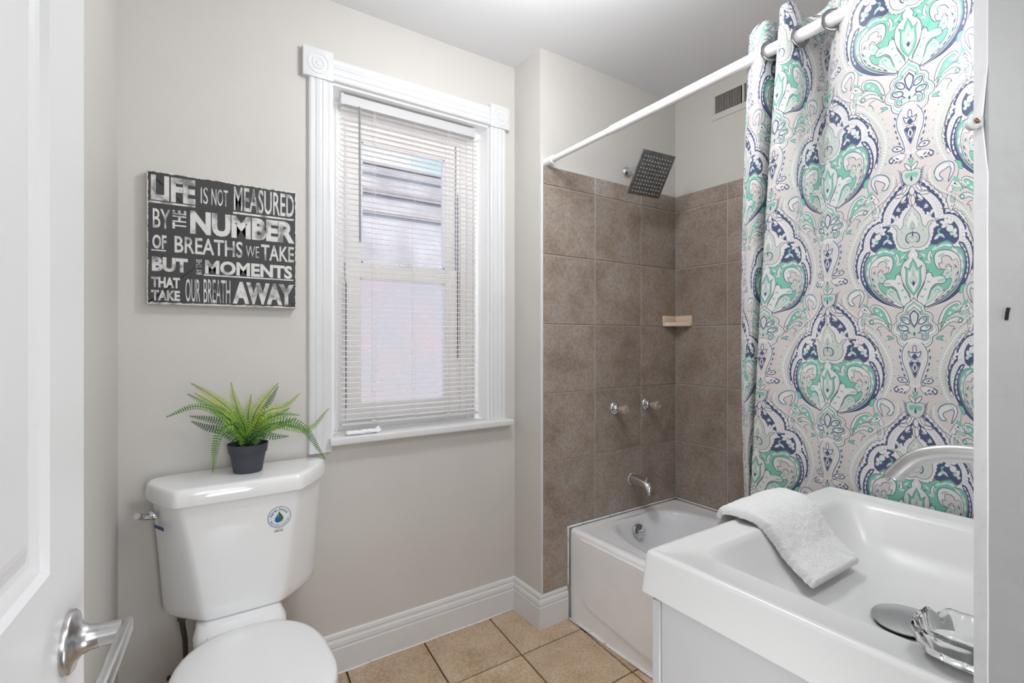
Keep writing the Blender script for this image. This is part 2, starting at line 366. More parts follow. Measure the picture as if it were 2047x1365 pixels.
    for i,(x,y) in enumerate([(250,1420),(225,1465),(290,1560),(310,1590),(430,1670)]): leafdab(x,y,12,5,70,DKG if i<2 else GREEN)
    # medallion: outer scallops, navy scalloped band, pearl band
    out=[(650,60),(585,105),(525,160),(478,215),(430,270),(392,325),(365,385),(345,425),(290,440),(235,470),(190,520),(158,580),(142,650),(125,705),(92,765),(72,840),(68,920),(95,1000),(130,1060)]
    for m in each():
        p=smooth(tp(out,m)); q=scal(p,22,(-15 if m>0 else 15)*U)
        r=smooth(tp([(720,1100),(400,1100)],m),n=2)
        poly(np.vstack([q,tp([(300,1080),(700,1080)],m)]),LIGHT); line(q,LINE,5*U)
    nav=[(650,95),(600,135),(550,180),(500,232),(450,290),(415,350),(398,410),(392,455),(340,465),(280,488),(228,528),(190,580),(172,640),(165,700),(130,745),(102,800),(88,870),(92,945),(112,1010)]
    for m in each():
        p=smooth(tp(nav,m)); q=scal(p,20,(-17 if m>0 else 17)*U)
        poly(np.vstack([q,tp([(300,1030),(700,1030)],m)]),NAVY)
    band=[(665,105),(620,145),(575,185),(520,245),(468,300),(430,360),(412,410),(405,465),(350,475),(290,497),(240,540),(205,590),(188,650),(182,710),(148,745),(120,800),(106,870),(110,940),(128,1010),(160,1080)]
    F(band+[(700,1100),(690,100)],LIGHT,None,sm=False); S(band,WHITE,9)
    pearls([(648,135),(600,185),(550,240),(498,300),(458,355),(438,420),(432,470),(370,488),(312,510),(258,552),(222,605),(207,665),(205,718)],23,14,LINE,WHITE)
    pearls([(160,765),(136,815),(122,870),(122,930),(140,990),(165,1050),(190,1110),(235,1170),(300,1230),(370,1270),(450,1300)],22,14,LINE,WHITE)
    # navy fields
    A([(690,150),(655,195),(612,240),(560,295),(518,350),(492,410),(480,470),(476,540),(520,640),(600,700),(700,700)],NAVY)
    F([(478,505),(430,498),(370,500),(315,525),(270,575),(248,630),(250,690),(275,735),(340,760),(540,740),(540,600)],NAVY)
    S([(655,190),(612,238),(560,293),(518,350),(492,410),(480,470),(478,508),(430,500),(370,502),(315,527),(270,577),(248,632),(250,700)],WHITE,8)
    F([(262,735),(200,755),(158,830),(134,920),(138,1010),(165,1085),(220,1160),(300,1230),(400,1290),(520,1330),(600,1355),(480,1280),(330,1180),(250,1080),(210,960),(220,840)],NAVY)
    S([(262,735),(200,750),(154,825),(130,920),(134,1010),(162,1088),(218,1165),(300,1236),(400,1296),(520,1338)],WHITE,7)
    for x,y,a in [(222,775,-50),(192,815,-55),(172,865,-70),(162,915,-80),(160,965,-88),(168,1015,-100),(188,1065,-115)]:
        E(x,y,23,9,a,LIGHT,None); E(x+6,y-2,9,3,a,MINT)
    # green bulb
    F([(715,760),(640,770),(560,745),(520,735),(470,742),(430,722),(375,715),(325,748),(310,778),(255,785),(205,835),(186,920),(198,1010),(240,1095),(305,1180),(395,1255),(500,1310),(600,1350),(720,1330)],LIGHT,None)
    F([(715,780),(640,790),(575,770),(535,745),(500,738),(462,748),(425,724),(372,722),(330,752),(315,782),(262,790),(212,838),(192,920),(204,1010),(246,1090),(310,1172),(400,1248),(500,1302),(600,1340),(720,1300)],GREEN,LINE,6)
    S([(330,800),(280,850),(240,920),(245,1010),(270,1080)],BASE,16); S([(360,765),(420,755),(470,775),(520,790)],LIGHT,12)
    for x,y,L,wd,a in [(370,760,45,15,-15),(300,815,40,13,-40),(240,880,45,14,-65),(222,960,40,12,-85),(240,1050,40,11,-110),(440,760,34,12,20),(500,780,28,11,50),(535,840,26,9,80),(290,1130,36,8,45),(560,900,40,16,0),(610,830,36,10,-40)]: leafdab(x,y,L,wd,a,LIGHT)
    F([(530,905),(565,890),(572,850),(552,800),(530,800),(545,850),(540,880)],LIGHT,LINE,4)
    F([(245,950),(262,880),(320,828),(395,803),(465,808),(500,840),(508,890),(495,945),(462,985),(415,985),(440,1040),(425,1085),(345,1075),(372,1150),(430,1190),(470,1130),(530,1160),(560,1235),(610,1335),(480,1285),(375,1215),(300,1140),(258,1050)],LIGHT,LINE,6)
    F([(270,930),(290,900),(335,905),(355,875),(400,858),(440,880),(432,925),(462,925),(450,975),(400,985),(380,960),(350,970),(345,1010),(360,1070),(345,1085),(372,1150),(420,1195),(520,1290),(400,1220),(320,1140),(275,1050)],BASE,LINE,4)
    S([(345,970),(372,940),(405,965)],LINE,6); S([(335,905),(355,872),(400,856),(440,880),(432,922),(465,925),(455,975)],LINE,5)
    E(385,1025,42,36,0,SAGE,GREEN,4); E(385,1025,16,10,0,GREEN); E(440,850,36,14,20,MINT)
    for x,y,a in [(300,965,-60),(285,1035,60),(300,1100,60),(340,1160,45),(385,1203,35),(440,1243,30),(500,1278,28)]: leafdab(x,y,26,9,a,DKG)
    for x,y,a in [(310,985,-60),(292,1060,60),(315,1120,60)]: leafdab(x+10,y-6,22,7,a,GREEN)
    # lower fronds
    F([(615,1325),(575,1240),(545,1160),(500,1120),(445,1120),(400,1100),(415,1055),(460,1040),(525,1048),(540,1010),(580,1010),(600,1060),(615,1120),(660,1200),(695,1290)],LIGHT,LINE,6)
    S([(405,1095),(418,1060),(460,1045),(525,1052)],GREEN,12); E(445,1088,40,15,10,MINT)
    F([(600,1310),(560,1230),(540,1180),(500,1145),(450,1150),(440,1190),(480,1210),(530,1270)],SAGE,GREEN,6); E(490,1185,24,20,0,GREEN); E(490,1190,12,11,0,LIGHT)
    for x,y in [(570,1095),(605,1165),(640,1235)]:
        leafdab(x,y,22,7,20,GREEN); leafdab(x,y,22,7,-40,GREEN)
    # centre bulb and tulip
    A([(712,742),(682,775),(655,820),(662,855),(625,880),(595,925),(585,990),(600,1070),(645,1155),(680,1210),(690,1300),(722,1330)],LIGHT,LINE,6)
    S([(655,862),(625,895),(606,940),(600,1000),(618,1080),(660,1160)],MINT,5)
    A([(715,860),(685,905),(668,955),(625,930),(640,975),(640,1090),(672,1165),(720,1222)],GREEN,DKG,6)
    A([(715,900),(695,950),(680,985),(662,975),(662,1080),(690,1145),(718,1195)],LIGHT)
    A([(715,930),(700,985),(700,1030),(680,1050),(682,1085),(716,1110)],SAGE,GREEN,5)
    A([(716,1062),(705,1090),(695,1085),(702,1110),(716,1130)],NAVY); A([(715,985),(711,1010),(715,1040)],DKG)
    A([(712,785),(690,815),(685,850),(714,835)],WHITE,SAGE,5)
    for x,y,a in [(628,862,20),(570,990,60)]: leafdab(x,y,16,6,a,NAVY)
    # upper tulip palmette
    tul=[(698,290),(664,318),(655,352),(618,372),(590,410),(578,440),(545,462),(495,492),(480,535),(455,560),(500,580),(512,640),(535,700),(560,755),(620,785),(712,760)]
    A(tul,LIGHT); 
    for m in each():
        q=scal(smooth(tp(tul[:-1],m)),17,(-9 if m>0 else 9)*U); poly(np.vstack([q,tp([(714,740),(705,400)],m)]),LIGHT); line(q,LINE,4*U)
    A([(698,340),(655,395),(620,450),(605,530),(575,560),(545,515),(500,510),(545,570),(545,660),(580,730),(640,755),(680,750),(712,738)],SAGE,LINE,5)
    A([(700,380),(668,430),(645,490),(648,550),(704,560)],LIGHT,MINT,4)
    A([(703,490),(685,520),(682,560),(706,570)],MINT,LINE,3)
    for x,y,a in [(650,470,60),(675,430,80),(600,590,70),(590,650,60),(620,710,30),(640,530,80)]: leafdab(x,y,17,6,a,GREEN if y<600 else MINT)
    S([(705,600),(660,612),(638,645),(645,685),(668,700)],NAVY,11); A([(706,562),(696,610),(697,635),(706,640)],NAVY)
    S([(705,660),(685,640),(662,655),(668,680),(706,700)],LINE,3)
    # leaves on the navy field
    A([(692,188),(678,215),(655,235),(660,265),(692,288)],LIGHT); A([(692,215),(680,235),(692,262)],MINT)
    for (x,y,a) in [(610,295,-50),(557,368,-25)]:
        for da in (-42,0,42): leafdab(x-6+14*np.cos(np.radians(a+da)),y+14*np.sin(np.radians(a+da)),27,11,a+da,LIGHT)
        E(x,y,12,10,0,MINT)
    E(510,425,24,15,60,LIGHT); E(545,440,24,15,-60,LIGHT); E(530,455,16,13,0,SAGE)
    for a in range(-150,60,42): E(365+38*np.cos(np.radians(a)),565+38*np.sin(np.radians(a)),28,17,a,LIGHT)
    E(345,605,36,32,0,LIGHT); E(375,570,22,16,-30,SAGE); E(300,640,34,22,60,LIGHT); E(290,680,22,18,0,SAGE); E(415,540,26,14,-20,LIGHT)
    E(330,655,22,20,0,GREEN); E(325,660,11,10,0,LIGHT)
    S([(440,600),(458,610),(450,640),(420,660)],GREEN,16); F([(400,690),(420,650),(470,650),(500,690),(470,690),(445,668)],LIGHT); S([(405,690),(430,665),(470,662)],GREEN,9)
    # calyx flower
    A([(722,1240),(690,1275),(642,1308),(618,1345),(612,1378),(565,1398),(540,1440),(545,1482),(505,1520),(490,1565),(510,1610),(548,1632),(560,1690),(602,1728),(650,1735),(728,1700)],LIGHT,LINE,7)
    A([(722,1268),(695,1300),(652,1330),(636,1365),(632,1398),(722,1400)],GREEN); A([(722,1295),(700,1318),(668,1342),(655,1375),(722,1400)],LIGHT)
    S([(628,1395),(580,1415),(560,1450),(565,1495),(524,1530),(512,1568),(530,1600),(568,1618),(578,1672),(612,1705),(650,1708)],GREEN,8)
    A([(720,1335),(690,1362),(665,1382),(658,1408),(612,1412),(580,1440),(590,1490),(555,1520),(552,1565),(590,1588),(588,1640),(625,1672),(665,1655),(728,1640)],SAGE,LINE,6)
    A([(719,1365),(690,1395),(675,1420),(690,1480),(724,1545)],NAVY); A([(719,1385),(700,1402),(690,1425),(702,1480),(723,1520)],LIGHT)
    A([(720,1400),(708,1425),(712,1470),(722,1480)],SAGE)
    for x,y,a,r in [(640,1470,38,50),(615,1545,12,52)]:
        E(x,y,r,27,a,LIGHT,NAVY,10); E(x-14,y-10,19,15,a,GREEN)
        S([(x+r*.8,y+20),(x+80,y+60)],NAVY,6)
    F([(680,1590),(640,1575),(610,1600),(610,1640),(640,1655),(655,1625),(640,1605)],LIGHT,NAVY,7); E(632,1618,15,22,0,GREEN)
    A([(725,1585),(715,1600),(725,1625)],DKG)
    # vase
    A([(725,1660),(690,1650),(650,1700),(620,1750),(605,1815),(612,1880),(640,1955),(668,2030),(682,2090),(700,2130),(738,2140)],LIGHT)
    A([(727,1690),(675,1725),(645,1790),(650,1860),(690,1960),(712,2080),(738,2130)],BASE)
    S([(660,1690),(622,1745),(604,1812),(612,1880),(640,1955),(668,2030),(682,2095),(660,2122),(645,2105)],NAVY,7)
    S([(680,1700),(640,1760),(628,1815),(636,1880),(664,1950),(692,2030),(708,2110)],GREEN,4)
    A([(727,1718),(716,1735),(716,1790),(727,1800)],LIGHT,NAVY,8); 
    F([(735,1840),(690,1835),(668,1780),(700,1795),(728,1790)],LIGHT,NAVY,8); A([(728,1800),(705,1830),(728,1860)],NAVY)
    S([(660,1840),(690,1840)],MINT,7)
    A([(728,1862),(700,1868),(702,1885),(728,1880)],LIGHT,NAVY,6)
    A([(730,1890),(680,1890),(690,1950),(735,2045)],NAVY); A([(731,1895),(714,1925),(712,1955),(733,1985)],LIGHT); A([(731,1915),(723,1940),(732,1970)],NAVY)
    S([(694,1925),(704,1965),(722,1995)],LIGHT,5)
    for x,y,a in [(590,1775,70),(583,1840,80),(596,1905,75),(612,1965,65),(633,2025,65)]:
        leafdab(x,y,24,9,a,NAVY); S([(x-20,y-20),(x-30,y+5),(x-14,y+30)],MINT,5)
    # foot leaves
    F([(560,2060),(600,2045),(640,2055),(665,2085),(620,2095),(585,2090)],LIGHT,NAVY,9); leafdab(610,2070,22,8,20,NAVY)
    F([(690,2140),(640,2120),(590,2130),(550,2140),(525,2170),(545,2200),(600,2195),(640,2215),(670,2180)],LIGHT,LINE,4)
    S([(560,2140),(528,2165),(545,2195),(570,2180)],NAVY,13)
    for x,y,a in [(575,2170,40),(610,2165,35),(600,2195,-20),(640,2195,-40)]: leafdab(x,y,24,8,a,NAVY)
    S([(500,2200),(498,2150),(530,2120),(580,2110)],MINT,4)
    # bell and petals
    A([(739,2140),(732,2160),(739,2190)],NAVY); leafdab(725,2190,16,5,50,NAVY)
    F([(745,2275),(700,2230),(680,2230),(690,2265),(730,2300)],LIGHT,LINE,6)
    A([(742,2300),(690,2290),(655,2310),(658,2370),(690,2425),(745,2450)],SAGE,LINE,5); A([(742,2320),(690,2325),(680,2345),(700,2375),(743,2350)],GREEN)
    S([(608,2275),(640,2300),(650,2350),(665,2400),(700,2430)],LINE,4)
    for i in range(7): E(640+i*4-4,2300+i*24,9,9,0,LIGHT,NAVY,5)
    A([(743,2350),(734,2380),(743,2405)],NAVY); A([(740,2200),(710,2195),(722,2225),(740,2260)],GREEN)
    for x,y,a,L in [(640,2490,-25,46),(630,2535,-5,48),(680,2475,-60,40),(670,2570,-50,42)]: E(x,y,L,17,a,LIGHT,LINE,5)
    E(745,2500,26,42,0,LIGHT,LINE,5); E(740,2590,22,52,0,LIGHT,LINE,5)
    # assemble half-drop repeat
    tile=np.zeros((TH,TW),np.uint8)
    for oy in (2,1,0,-1):
        for ci in range(-1,4):
            cx=int(ci*Wd*PXM); cy=int((oy+(0.5 if ci%2 else 0.0))*Pd*PXM)-int(60+1597*KY*PXM)
            x0=cx-MW//2; y0=cy
            X0=max(x0,0);X1=min(x0+MW,TW);Y0=max(y0,0);Y1=min(y0+MH,TH)
            if X1<=X0 or Y1<=Y0: continue
            sub=cv[Y0-y0:Y1-y0,X0-x0:X1-x0]; t=tile[Y0:Y1,X0:X1]; k=sub!=255; t[k]=sub[k]
    # rows run downwards in the drawing; origin row = flower centre of column 0
    return PAL[tile]*.93, Wd, Pd
# ================================================================== room shell
YW, YT, XR, ZC = 1.942, 1.740, 2.234, 2.55       # window wall, shower wall, right wall, ceiling
OX0, OX1, OZ0, OZ1 = .480, 1.170, .900, 2.235      # window opening
def wall(name, boxes, m):
    bm = bmesh.new()
    for a, b in boxes: bx(bm, a, b)
    return tag(obj(name, bm, m), kind='structure')
wall('wall_back', [((-.30,YW,-.02),(OX0,YW+.17,ZC)), ((OX1,YW,-.02),(1.42,YW+.17,ZC)), ((OX0,YW,-.02),(OX1,YW+.17,OZ0)), ((OX0,YW,OZ1),(OX1,YW+.17,ZC))], M['wall'])
alc = wall('wall_alcove', [((1.316,YT,-.02),(2.45,YW+.17,ZC))], M['wall'])
wr = wall('wall_right', [((XR,-.03,-.02),(2.45,YT,ZC))], M['wall'])
bm = bmesh.new()
loft(bm, [[Vector((-.159,YW,z)), Vector((-.205,-.03,z)), Vector((-.36,-.03,z)), Vector((-.36,YW,z))] for z in (-.02, ZC)])
tag(obj('wall_left', bm, M['wall']), kind='structure')
wall('wall_near', [((.50,-.03,-.02),(2.40,.092,ZC)), ((-.36,-.03,2.06),(.50,.092,ZC)), ((-.36,-.03,-.02),(-.185,.092,2.06))], M['wall'])
wall('ceiling', [((-.6,-2.0,ZC),(2.45,2.11,ZC+.1))], M['ceil'])
wall('wall_hall', [((-.6,-2.1,-.02),(1.6,-2.0,ZC)), ((-.7,-2.0,-.02),(-.6,-.03,ZC)), ((1.6,-2.0,-.02),(1.7,-.03,ZC))], M['hallw'])
# ------------------------------------------------------------------ floor and its tiles
fl = wall('floor', [((-.6,-2.0,-.05),(2.45,2.11,-.009))], M['fgrout'])
def clip(poly, ax, val, keep_less):
    out = []; n = len(poly)
    for i in range(n):
        a, b = poly[i], poly[(i+1)%n]; ia = (a[ax] <= val) == keep_less; ib = (b[ax] <= val) == keep_less
        if ia: out.append(a)
        if ia != ib:
            t = (val-a[ax])/(b[ax]-a[ax]); out.append((a[0]+(b[0]-a[0])*t, a[1]+(b[1]-a[1])*t))
    return out
def tile_prism(name, poly3, nrm, th, m, parent, bev=.0016):
    bm = bmesh.new(); prism(bm, poly3, Vector(nrm)*th)
    bmesh.ops.recalc_face_normals(bm, faces=bm.faces)
    nn = Vector(nrm)
    es = [e for e in bm.edges if all((v.co-Vector(poly3[0])).dot(nn) > th*.5 for v in e.verts)]
    bmesh.ops.bevel(bm, geom=es, offset=bev, segments=1, affect='EDGES')
    return obj(name, bm, m, parent)
G = .0032
for i in range(-5, 2):
    for j in range(-5, 2):
        def cor(a, b):
            y = 1.633+b; return (1.142+a+.088*(y-1.633), y)
        x0, x1, y0, y1 = i*.3195+G, (i+1)*.3195-G, j*.3195+G, (j+1)*.3195-G
        p = [cor(x0,y0), cor(x1,y0), cor(x1,y1), cor(x0,y1)]
        for ax, v, k in ((0,1.462,True), (0,-.15,False), (1,1.934,True), (1,-.10,False)):
            p = clip(p, ax, v, k) if len(p) > 2 else p
        if i >= 0 and j >= 0 and len(p) > 2 and min(q[1] for q in p) > 1.5 and i == 0:
            pass
        if len(p) < 3: continue
        if max(q[0] for q in p)-min(q[0] for q in p) < .02 or max(q[1] for q in p)-min(q[1] for q in p) < .02: continue
        tile_prism('tile', [Vector((a, b, -.009)) for a, b in p], (0,0,1), .009, M['ftile'], fl)
# ------------------------------------------------------------------ shower wall tiles
TH = .008
rows = [.146, .417, .722, 1.027, 1.334, 1.643, 1.950, 2.036]
colsA = [1.326, 1.635, 1.953, XR-TH]
g = .0028
def seg(x0, x1, z0, z1, wallname):
    if wallname == 'A':
        pts = [(x0+g,YT-.0045,z0+g),(x1-g,YT-.0045,z0+g),(x1-g,YT-.0045,z1-g),(x0+g,YT-.0045,z1-g)]
        tile_prism('tile', [Vector(p) for p in pts], (0,-1,0), TH-.0035, M['wtile'], alc)
    else:
        pts = [(XR-.0045,x0+g,z0+g),(XR-.0045,x1-g,z0+g),(XR-.0045,x1-g,z1-g),(XR-.0045,x0+g,z1-g)]
        tile_prism('tile', [Vector(p) for p in pts], (-1,0,0), TH-.0035, M['wtile'], wr)
box('grout_bed', (1.324,YT-.0052,.146), (XR,YT+.002,2.036), M['grout'], alc)
box('grout_bed', (XR-.0052,.10,.38), (XR+.002,YT,2.036), M['grout'], wr)
for r in range(len(rows)-1):
    for c in range(3):
        x1 = 1.466 if (r == 0) else colsA[c+1]
        if r == 0 and c > 0: continue
        seg(colsA[c], x1, rows[r], rows[r+1], 'A')
    if r > 0:
        ys = [YT-TH, 1.429, 1.121, .813, .505, .197, .10]
        for a, b in zip(ys[1:], ys[:-1]): seg(a, b, rows[r], rows[r+1], 'R')
box('tile_edge_strip', (1.3155,YT-.0105,.146), (1.3255,YT+.001,2.040), M['trim'], alc, .002)
# ------------------------------------------------------------------ baseboards
prof = [(0,0),(.017,0),(.017,.092),(.0145,.097),(.0145,.101),(.0165,.104),(.015,.118),(.0095,.128),(.0095,.132),(.012,.134),(.0095,.145),(.004,.149),(0,.149)]
def base(name, a, b, ma=0, mb=0):
    bm = bmesh.new(); extr(bm, prof, a, b, ma, mb); return tag(obj(name, bm, M['trim']), kind='structure')
base('baseboard_back', (1.316,YW,0), (-.16,YW,0), 1, 1)
base('baseboard_bump', (1.316,YT,0), (1.316,YW,0), -1, 1)
base('baseboard_alcove', (1.4635,YT,0), (1.316,YT,0), 0, -1)
base('baseboard_left', (-.160,YW,0), (-.192,.60,0), 1, 0)
bm = bmesh.new(); tube(bm, [(1.285-k*.09, YW-.0185, .0022+.001*math.sin(k*2.1)) for k in range(12)], .0035, 5)
tag(obj('trim_caulk', bm, M['caulk'], None, True), kind='structure')
# ================================================================== window
w1 = empty('window_1', (0,0,0)); tag(w1, kind='structure')
def casing(name, x0, x1, z0, z1, vertical=True):
    n = x1-x0 if vertical else z1-z0
    P = [(0,0),(.004,.017),(.010,.020),(.018,.020),(.021,.0175),(.026,.0175),(.029,.020),(.040,.021),(.046,.0190),(.050,.0187),(.054,.021),(.064,.020),(.068,.0178),(.073,.0178),(.077,.019),(.086,.018),(.090,0)]
    P = [(a*n/.09, b) for a, b in P]
    bm = bmesh.new()
    if vertical: loft(bm, [[Vector((x0+a, YW-b, z)) for a, b in P] for z in (z0, z1)])
    else: loft(bm, [[Vector((x, YW-b, z0+a)) for a, b in P] for x in (x0, x1)])
    return obj(name, bm, M['trim'], w1)
casing('casing', .390, .4785, .845, 2.236); casing('casing', 1.170, 1.2565, .895, 2.236); casing('casing', .478, 1.169, 2.240, 2.327, False)
for cx, cz, s in ((.4245,2.288,.054), (1.2205,2.287,.0515)):
    bm = bmesh.new(); bx(bm, (cx-s,YW-.027,cz-s), (cx+s,YW+.001,cz+s), .0025)
    lathe(bm, [(.040,0),(.039,.0025),(.035,.003),(.031,0),(.030,-.0006),(.024,.0),(.021,.0035),(.016,.003),(.012,-.0005),(.008,.0035),(.0,.0045)], 36, (cx,YW-.0262,cz), (0,-1,0))
    obj('corner_block', bm, M['trim'], w1, True, 35)
bm = bmesh.new(); bx(bm, (.462,YW-.048,.870), (1.283,YW+.06,.8995), .006, 3)
obj('window_stool', bm, M['trim'], w1, True, 50)
box('jamb_liner', (.462,YW-.002,.90), (.482,YW+.165,2.236), M['vinyl'], w1); box('jamb_liner', (1.168,YW-.002,.90), (1.188,YW+.165,2.236), M['vinyl'], w1)
box('head_liner', (.48,YW-.002,2.234), (1.17,YW+.165,2.25), M['vinyl'], w1); box('sill_liner', (.48,YW+.05,.885), (1.17,YW+.165,.9008), M['vinyl'], w1)
bm = bmesh.new()
for a, b in (((.48,2.035,.90),(.5405,2.115,2.235)), ((1.078,2.035,.90),(1.17,2.115,2.235)), ((.54,2.035,2.165),(1.08,2.115,2.235)), ((.54,2.035,.90),(1.08,2.115,.935)),
             ((.5405,2.05,.90),(.553,2.058,2.235)), ((1.066,2.05,.90),(1.078,2.058,2.235)), ((.515,2.022,.90),(.523,2.036,2.235)), ((1.105,2.022,.90),(1.113,2.036,2.235)), ((1.138,2.016,.90),(1.15,2.036,2.235)),
             ((.48,2.015,.90),(.492,2.036,2.235)), ((.48,2.018,2.205),(1.17,2.036,2.235)), ((.54,2.10,.93),(.56,2.112,2.17)), ((1.06,2.10,.93),(1.08,2.112,2.17))): bx(bm, a, b, .001, 1)
obj('window_frame', bm, M['vinyl'], w1)
def sash(name, x0, x1, z0, z1, gx0, gx1, gz0, gz1, y0, y1):
    bm = bmesh.new()
    bx(bm, (x0,y0,z0), (gx0,y1,z1), .0015, 1); bx(bm, (gx1,y0,z0), (x1,y1,z1), .0015, 1)
    bx(bm, (gx0-.001,y0,gz1), (gx1+.001,y1,z1), .0015, 1); bx(bm, (gx0-.001,y0,z0), (gx1+.001,y1,gz0), .0015, 1)
    for a, b in (((gx0-.002,y0+.006,gz0-.002),(gx0+.007,y1-.004,gz1+.002)), ((gx1-.007,y0+.006,gz0),(gx1+.002,y1-.004,gz1)), ((gx0,y0+.006,gz0-.002),(gx1,y1-.004,gz0+.006)), ((gx0,y0+.006,gz1-.006),(gx1,y1-.004,gz1+.002))): bx(bm, a, b)
    o = obj(name, bm, M['vinyl'], w1)
    box('glass_pane', (gx0+.004,(y0+y1)/2-.0015,gz0+.004), (gx1-.004,(y0+y1)/2+.0015,gz1-.004), M['pane'], o)
    return o
lo = sash('lower_sash', .556, 1.056, .936, 1.580, .612, .996, 1.002, 1.520, 2.030, 2.058)
sash('upper_sash', .556, 1.064, 1.545, 2.166, .628, 1.012, 1.588, 2.092, 2.064, 2.094)
bm = bmesh.new(); bx(bm, (.775,2.012,1.578), (.835,2.034,1.586), .003, 2); bx(bm, (.79,2.004,1.584), (.822,2.024,1.592), .003, 2)
obj('sash_lock', bm, M['vinyl'], lo, True, 40)
bm = bmesh.new(); bx(bm, (1.058,2.026,1.18), (1.0605,2.031,1.93)); bx(bm, (.5545,2.026,.99), (.5565,2.031,1.50)); obj('track_gap', bm, M['gap'], w1)
# ================================================================== mini blind
bl = empty('window_blind', (.825,1.985,2.2)); tag(bl, 'white metal mini blind with thin open slats hanging in the window', 'window blind')
def loc(o, p):  # keep world place under a moved root
    o.parent = p; o.matrix_parent_inverse = Matrix.Translation(-Vector(p.location)); return o
def P_(name, bm, m, p, smooth=False, ang=None): return loc(obj(name, bm, m, None, smooth, ang), p)
bm = bmesh.new(); bx(bm, (.521,1.968,2.186), (1.117,1.996,2.226), .0015, 1); bx(bm, (.519,1.966,2.184), (.531,1.998,2.228), .001, 1); bx(bm, (1.107,1.966,2.184), (1.119,1.998,2.228), .001, 1)
P_('headrail', bm, M['rail'], bl)
bm = bmesh.new()
cv = []
for k in range(7):
    s = -1+2*k/6; cv.append((s*.0125, .0016*(1-s*s)))
th = .0005
ring = [(a, b) for a, b in cv]+[(a, b-th) for a, b in cv[::-1]]
def slat_ring(x): return [Vector((x, a, b)) for a, b in ring]
loft(bm, [slat_ring(-.308), slat_ring(.308)])
s0 = obj('slat', bm, M['slat'], None, True, 60)
nS = 60; zt, zb = 2.174, .952
for k in range(nS):
    o = s0 if k == 0 else s0.copy()
    if k: COL.objects.link(o)
    z = zt+(zb-zt)*k/(nS-1)
    o.location = (.829+.0006*math.sin(k*2.3), 1.983, z); o.rotation_euler = (math.radians(5+1.2*math.sin(k*1.7)), .0015*math.sin(k*.9), 0)
    loc(o, bl)
bm = bmesh.new(); bx(bm, (.522,1.971,.926), (1.136,1.996,.9385), .003, 2); P_('bottom_rail', bm, M['rail'], bl, True, 40)
bm = bmesh.new(); tube(bm, [(.588,1.958,2.166),(.589,1.957,1.9),(.590,1.957,1.652)], .0042, 6); tube(bm, [(.588,1.958,2.186),(.588,1.958,2.16)], .0022, 6)
P_('tilt_wand', bm, M['wand'], bl)
for x in (.650, .825, .984):
    bm = bmesh.new()
    for y in (1.9695, 1.9965): tube(bm, [(x,y,2.186),(x+.0005,y,.93)], .0006, 5)
    if x != .825: tube(bm, [(x+.006,1.968,2.186),(x+.0065,1.968,.94)], .0006, 5)
    if x != .825: bx(bm, (x-.010,1.9675,.9365), (x+.010,1.999,.9425), .002)
    P_('ladder_cord', bm, M['cord'], bl)
# crumpled paper on the stool
bm = bmesh.new(); rings = []; N = 22
for i in range(15):
    t = i/14; x = .527+.133*t; e = abs(2*t-1)
    hh = .0085*(1-.2*e)+(.008 if i == 13 else 0)+.002*math.sin(i*2.1); ww = .0165*(1-.25*e)
    r = []
    for k in range(N):
        a = 2*PI*k/N; q = 1+.22*noise.noise(Vector((i*.6, k*.55, 3.1)))
        r.append(Vector((x+.004*math.sin(k*1.3+i), 1.922+ww*q*math.cos(a)+.003*math.sin(i*.9), .9085+max(-.0088, hh*q*math.sin(a)))))
    rings.append(r)
loft(bm, rings)
tag(obj('paper_twist', bm, M['tissue'], None, True), 'crumpled white paper twist lying on the left end of the window stool', 'paper')
# ================================================================== outside
nb = empty('neighbor_building', (1.8,4.6,-3)); tag(nb, 'pale painted brick building seen through the window slats', 'building')
def nbp(name, a, b, m, bev=0): return loc(box(name, a, b, m, None, bev), nb)
nbp('lower_wall', (-3,4.52,-3), (7,4.9,1.86), M['brick']); nbp('upper_wall', (-3,4.50,1.86), (7,4.9,2.80), M['stucco'])
nbp('roof_edge', (-3,4.47,2.80), (7,5.2,2.862), M['stucco'], .01); nbp('gutter_line', (-3,4.46,2.862), (7,4.55,2.872), M['ledge'])
for z0, z1 in ((2.60,2.645), (2.42,2.445)): nbp('ledge', (-3,4.475,z0), (7,4.51,z1), M['ledge'], .008)
tag(box('ground', (-6,2.2,-3.1), (9,12,-3), M['stucco']), kind='structure')
# ================================================================== doorway trim on the right
tj = empty('trim_1', (.42,.03,0)); tag(tj, kind='structure')
bm = bmesh.new()
n = 60; A = []; 
for k in range(n+1):
    z = 2.06*k/n
    w = 0
    A.append([Vector((.4200,-.20,z)), Vector((.4200,.0912+w,z)), Vector((.4245,.0986+.0002*math.sin(z*30),z)), Vector((.4400,.1010,z)), Vector((.505,.1010,z)), Vector((.505,-.20,z))])
loft(bm, A); loc(obj('jamb_board', bm, M['jamb']), tj)
bm = bmesh.new(); B = []
for k in range(n+1):
    z = 2.06*k/n; w = .0005*noise.noise(Vector((4,0,z*22)))+.0005*noise.noise(Vector((7,0,z*70)))
    if 1.385 < z < 1.44: w += .0030
    B.append([Vector((.41985,.0916+w,z)), Vector((.4200,.0912+w,z)), Vector((.4246,.0989,z)), Vector((.4238,.0992,z)), Vector((.4196,.0918+w,z))])
loft(bm, B); loc(obj('jamb_edge', bm, M['edge']), tj)
bm = bmesh.new(); lathe(bm, [(.0042,-.003),(.0042,.0003),(.0032,.0014),(.0018,.0019),(0,.0020)], 20, (.4165,.0968,1.4065), (-.35,-.3,0)); bx(bm, (.416,.0935,1.403), (.421,.0985,1.410), .001)
loc(obj('latch_boss', bm, M['trim'], None, True, 40), tj)
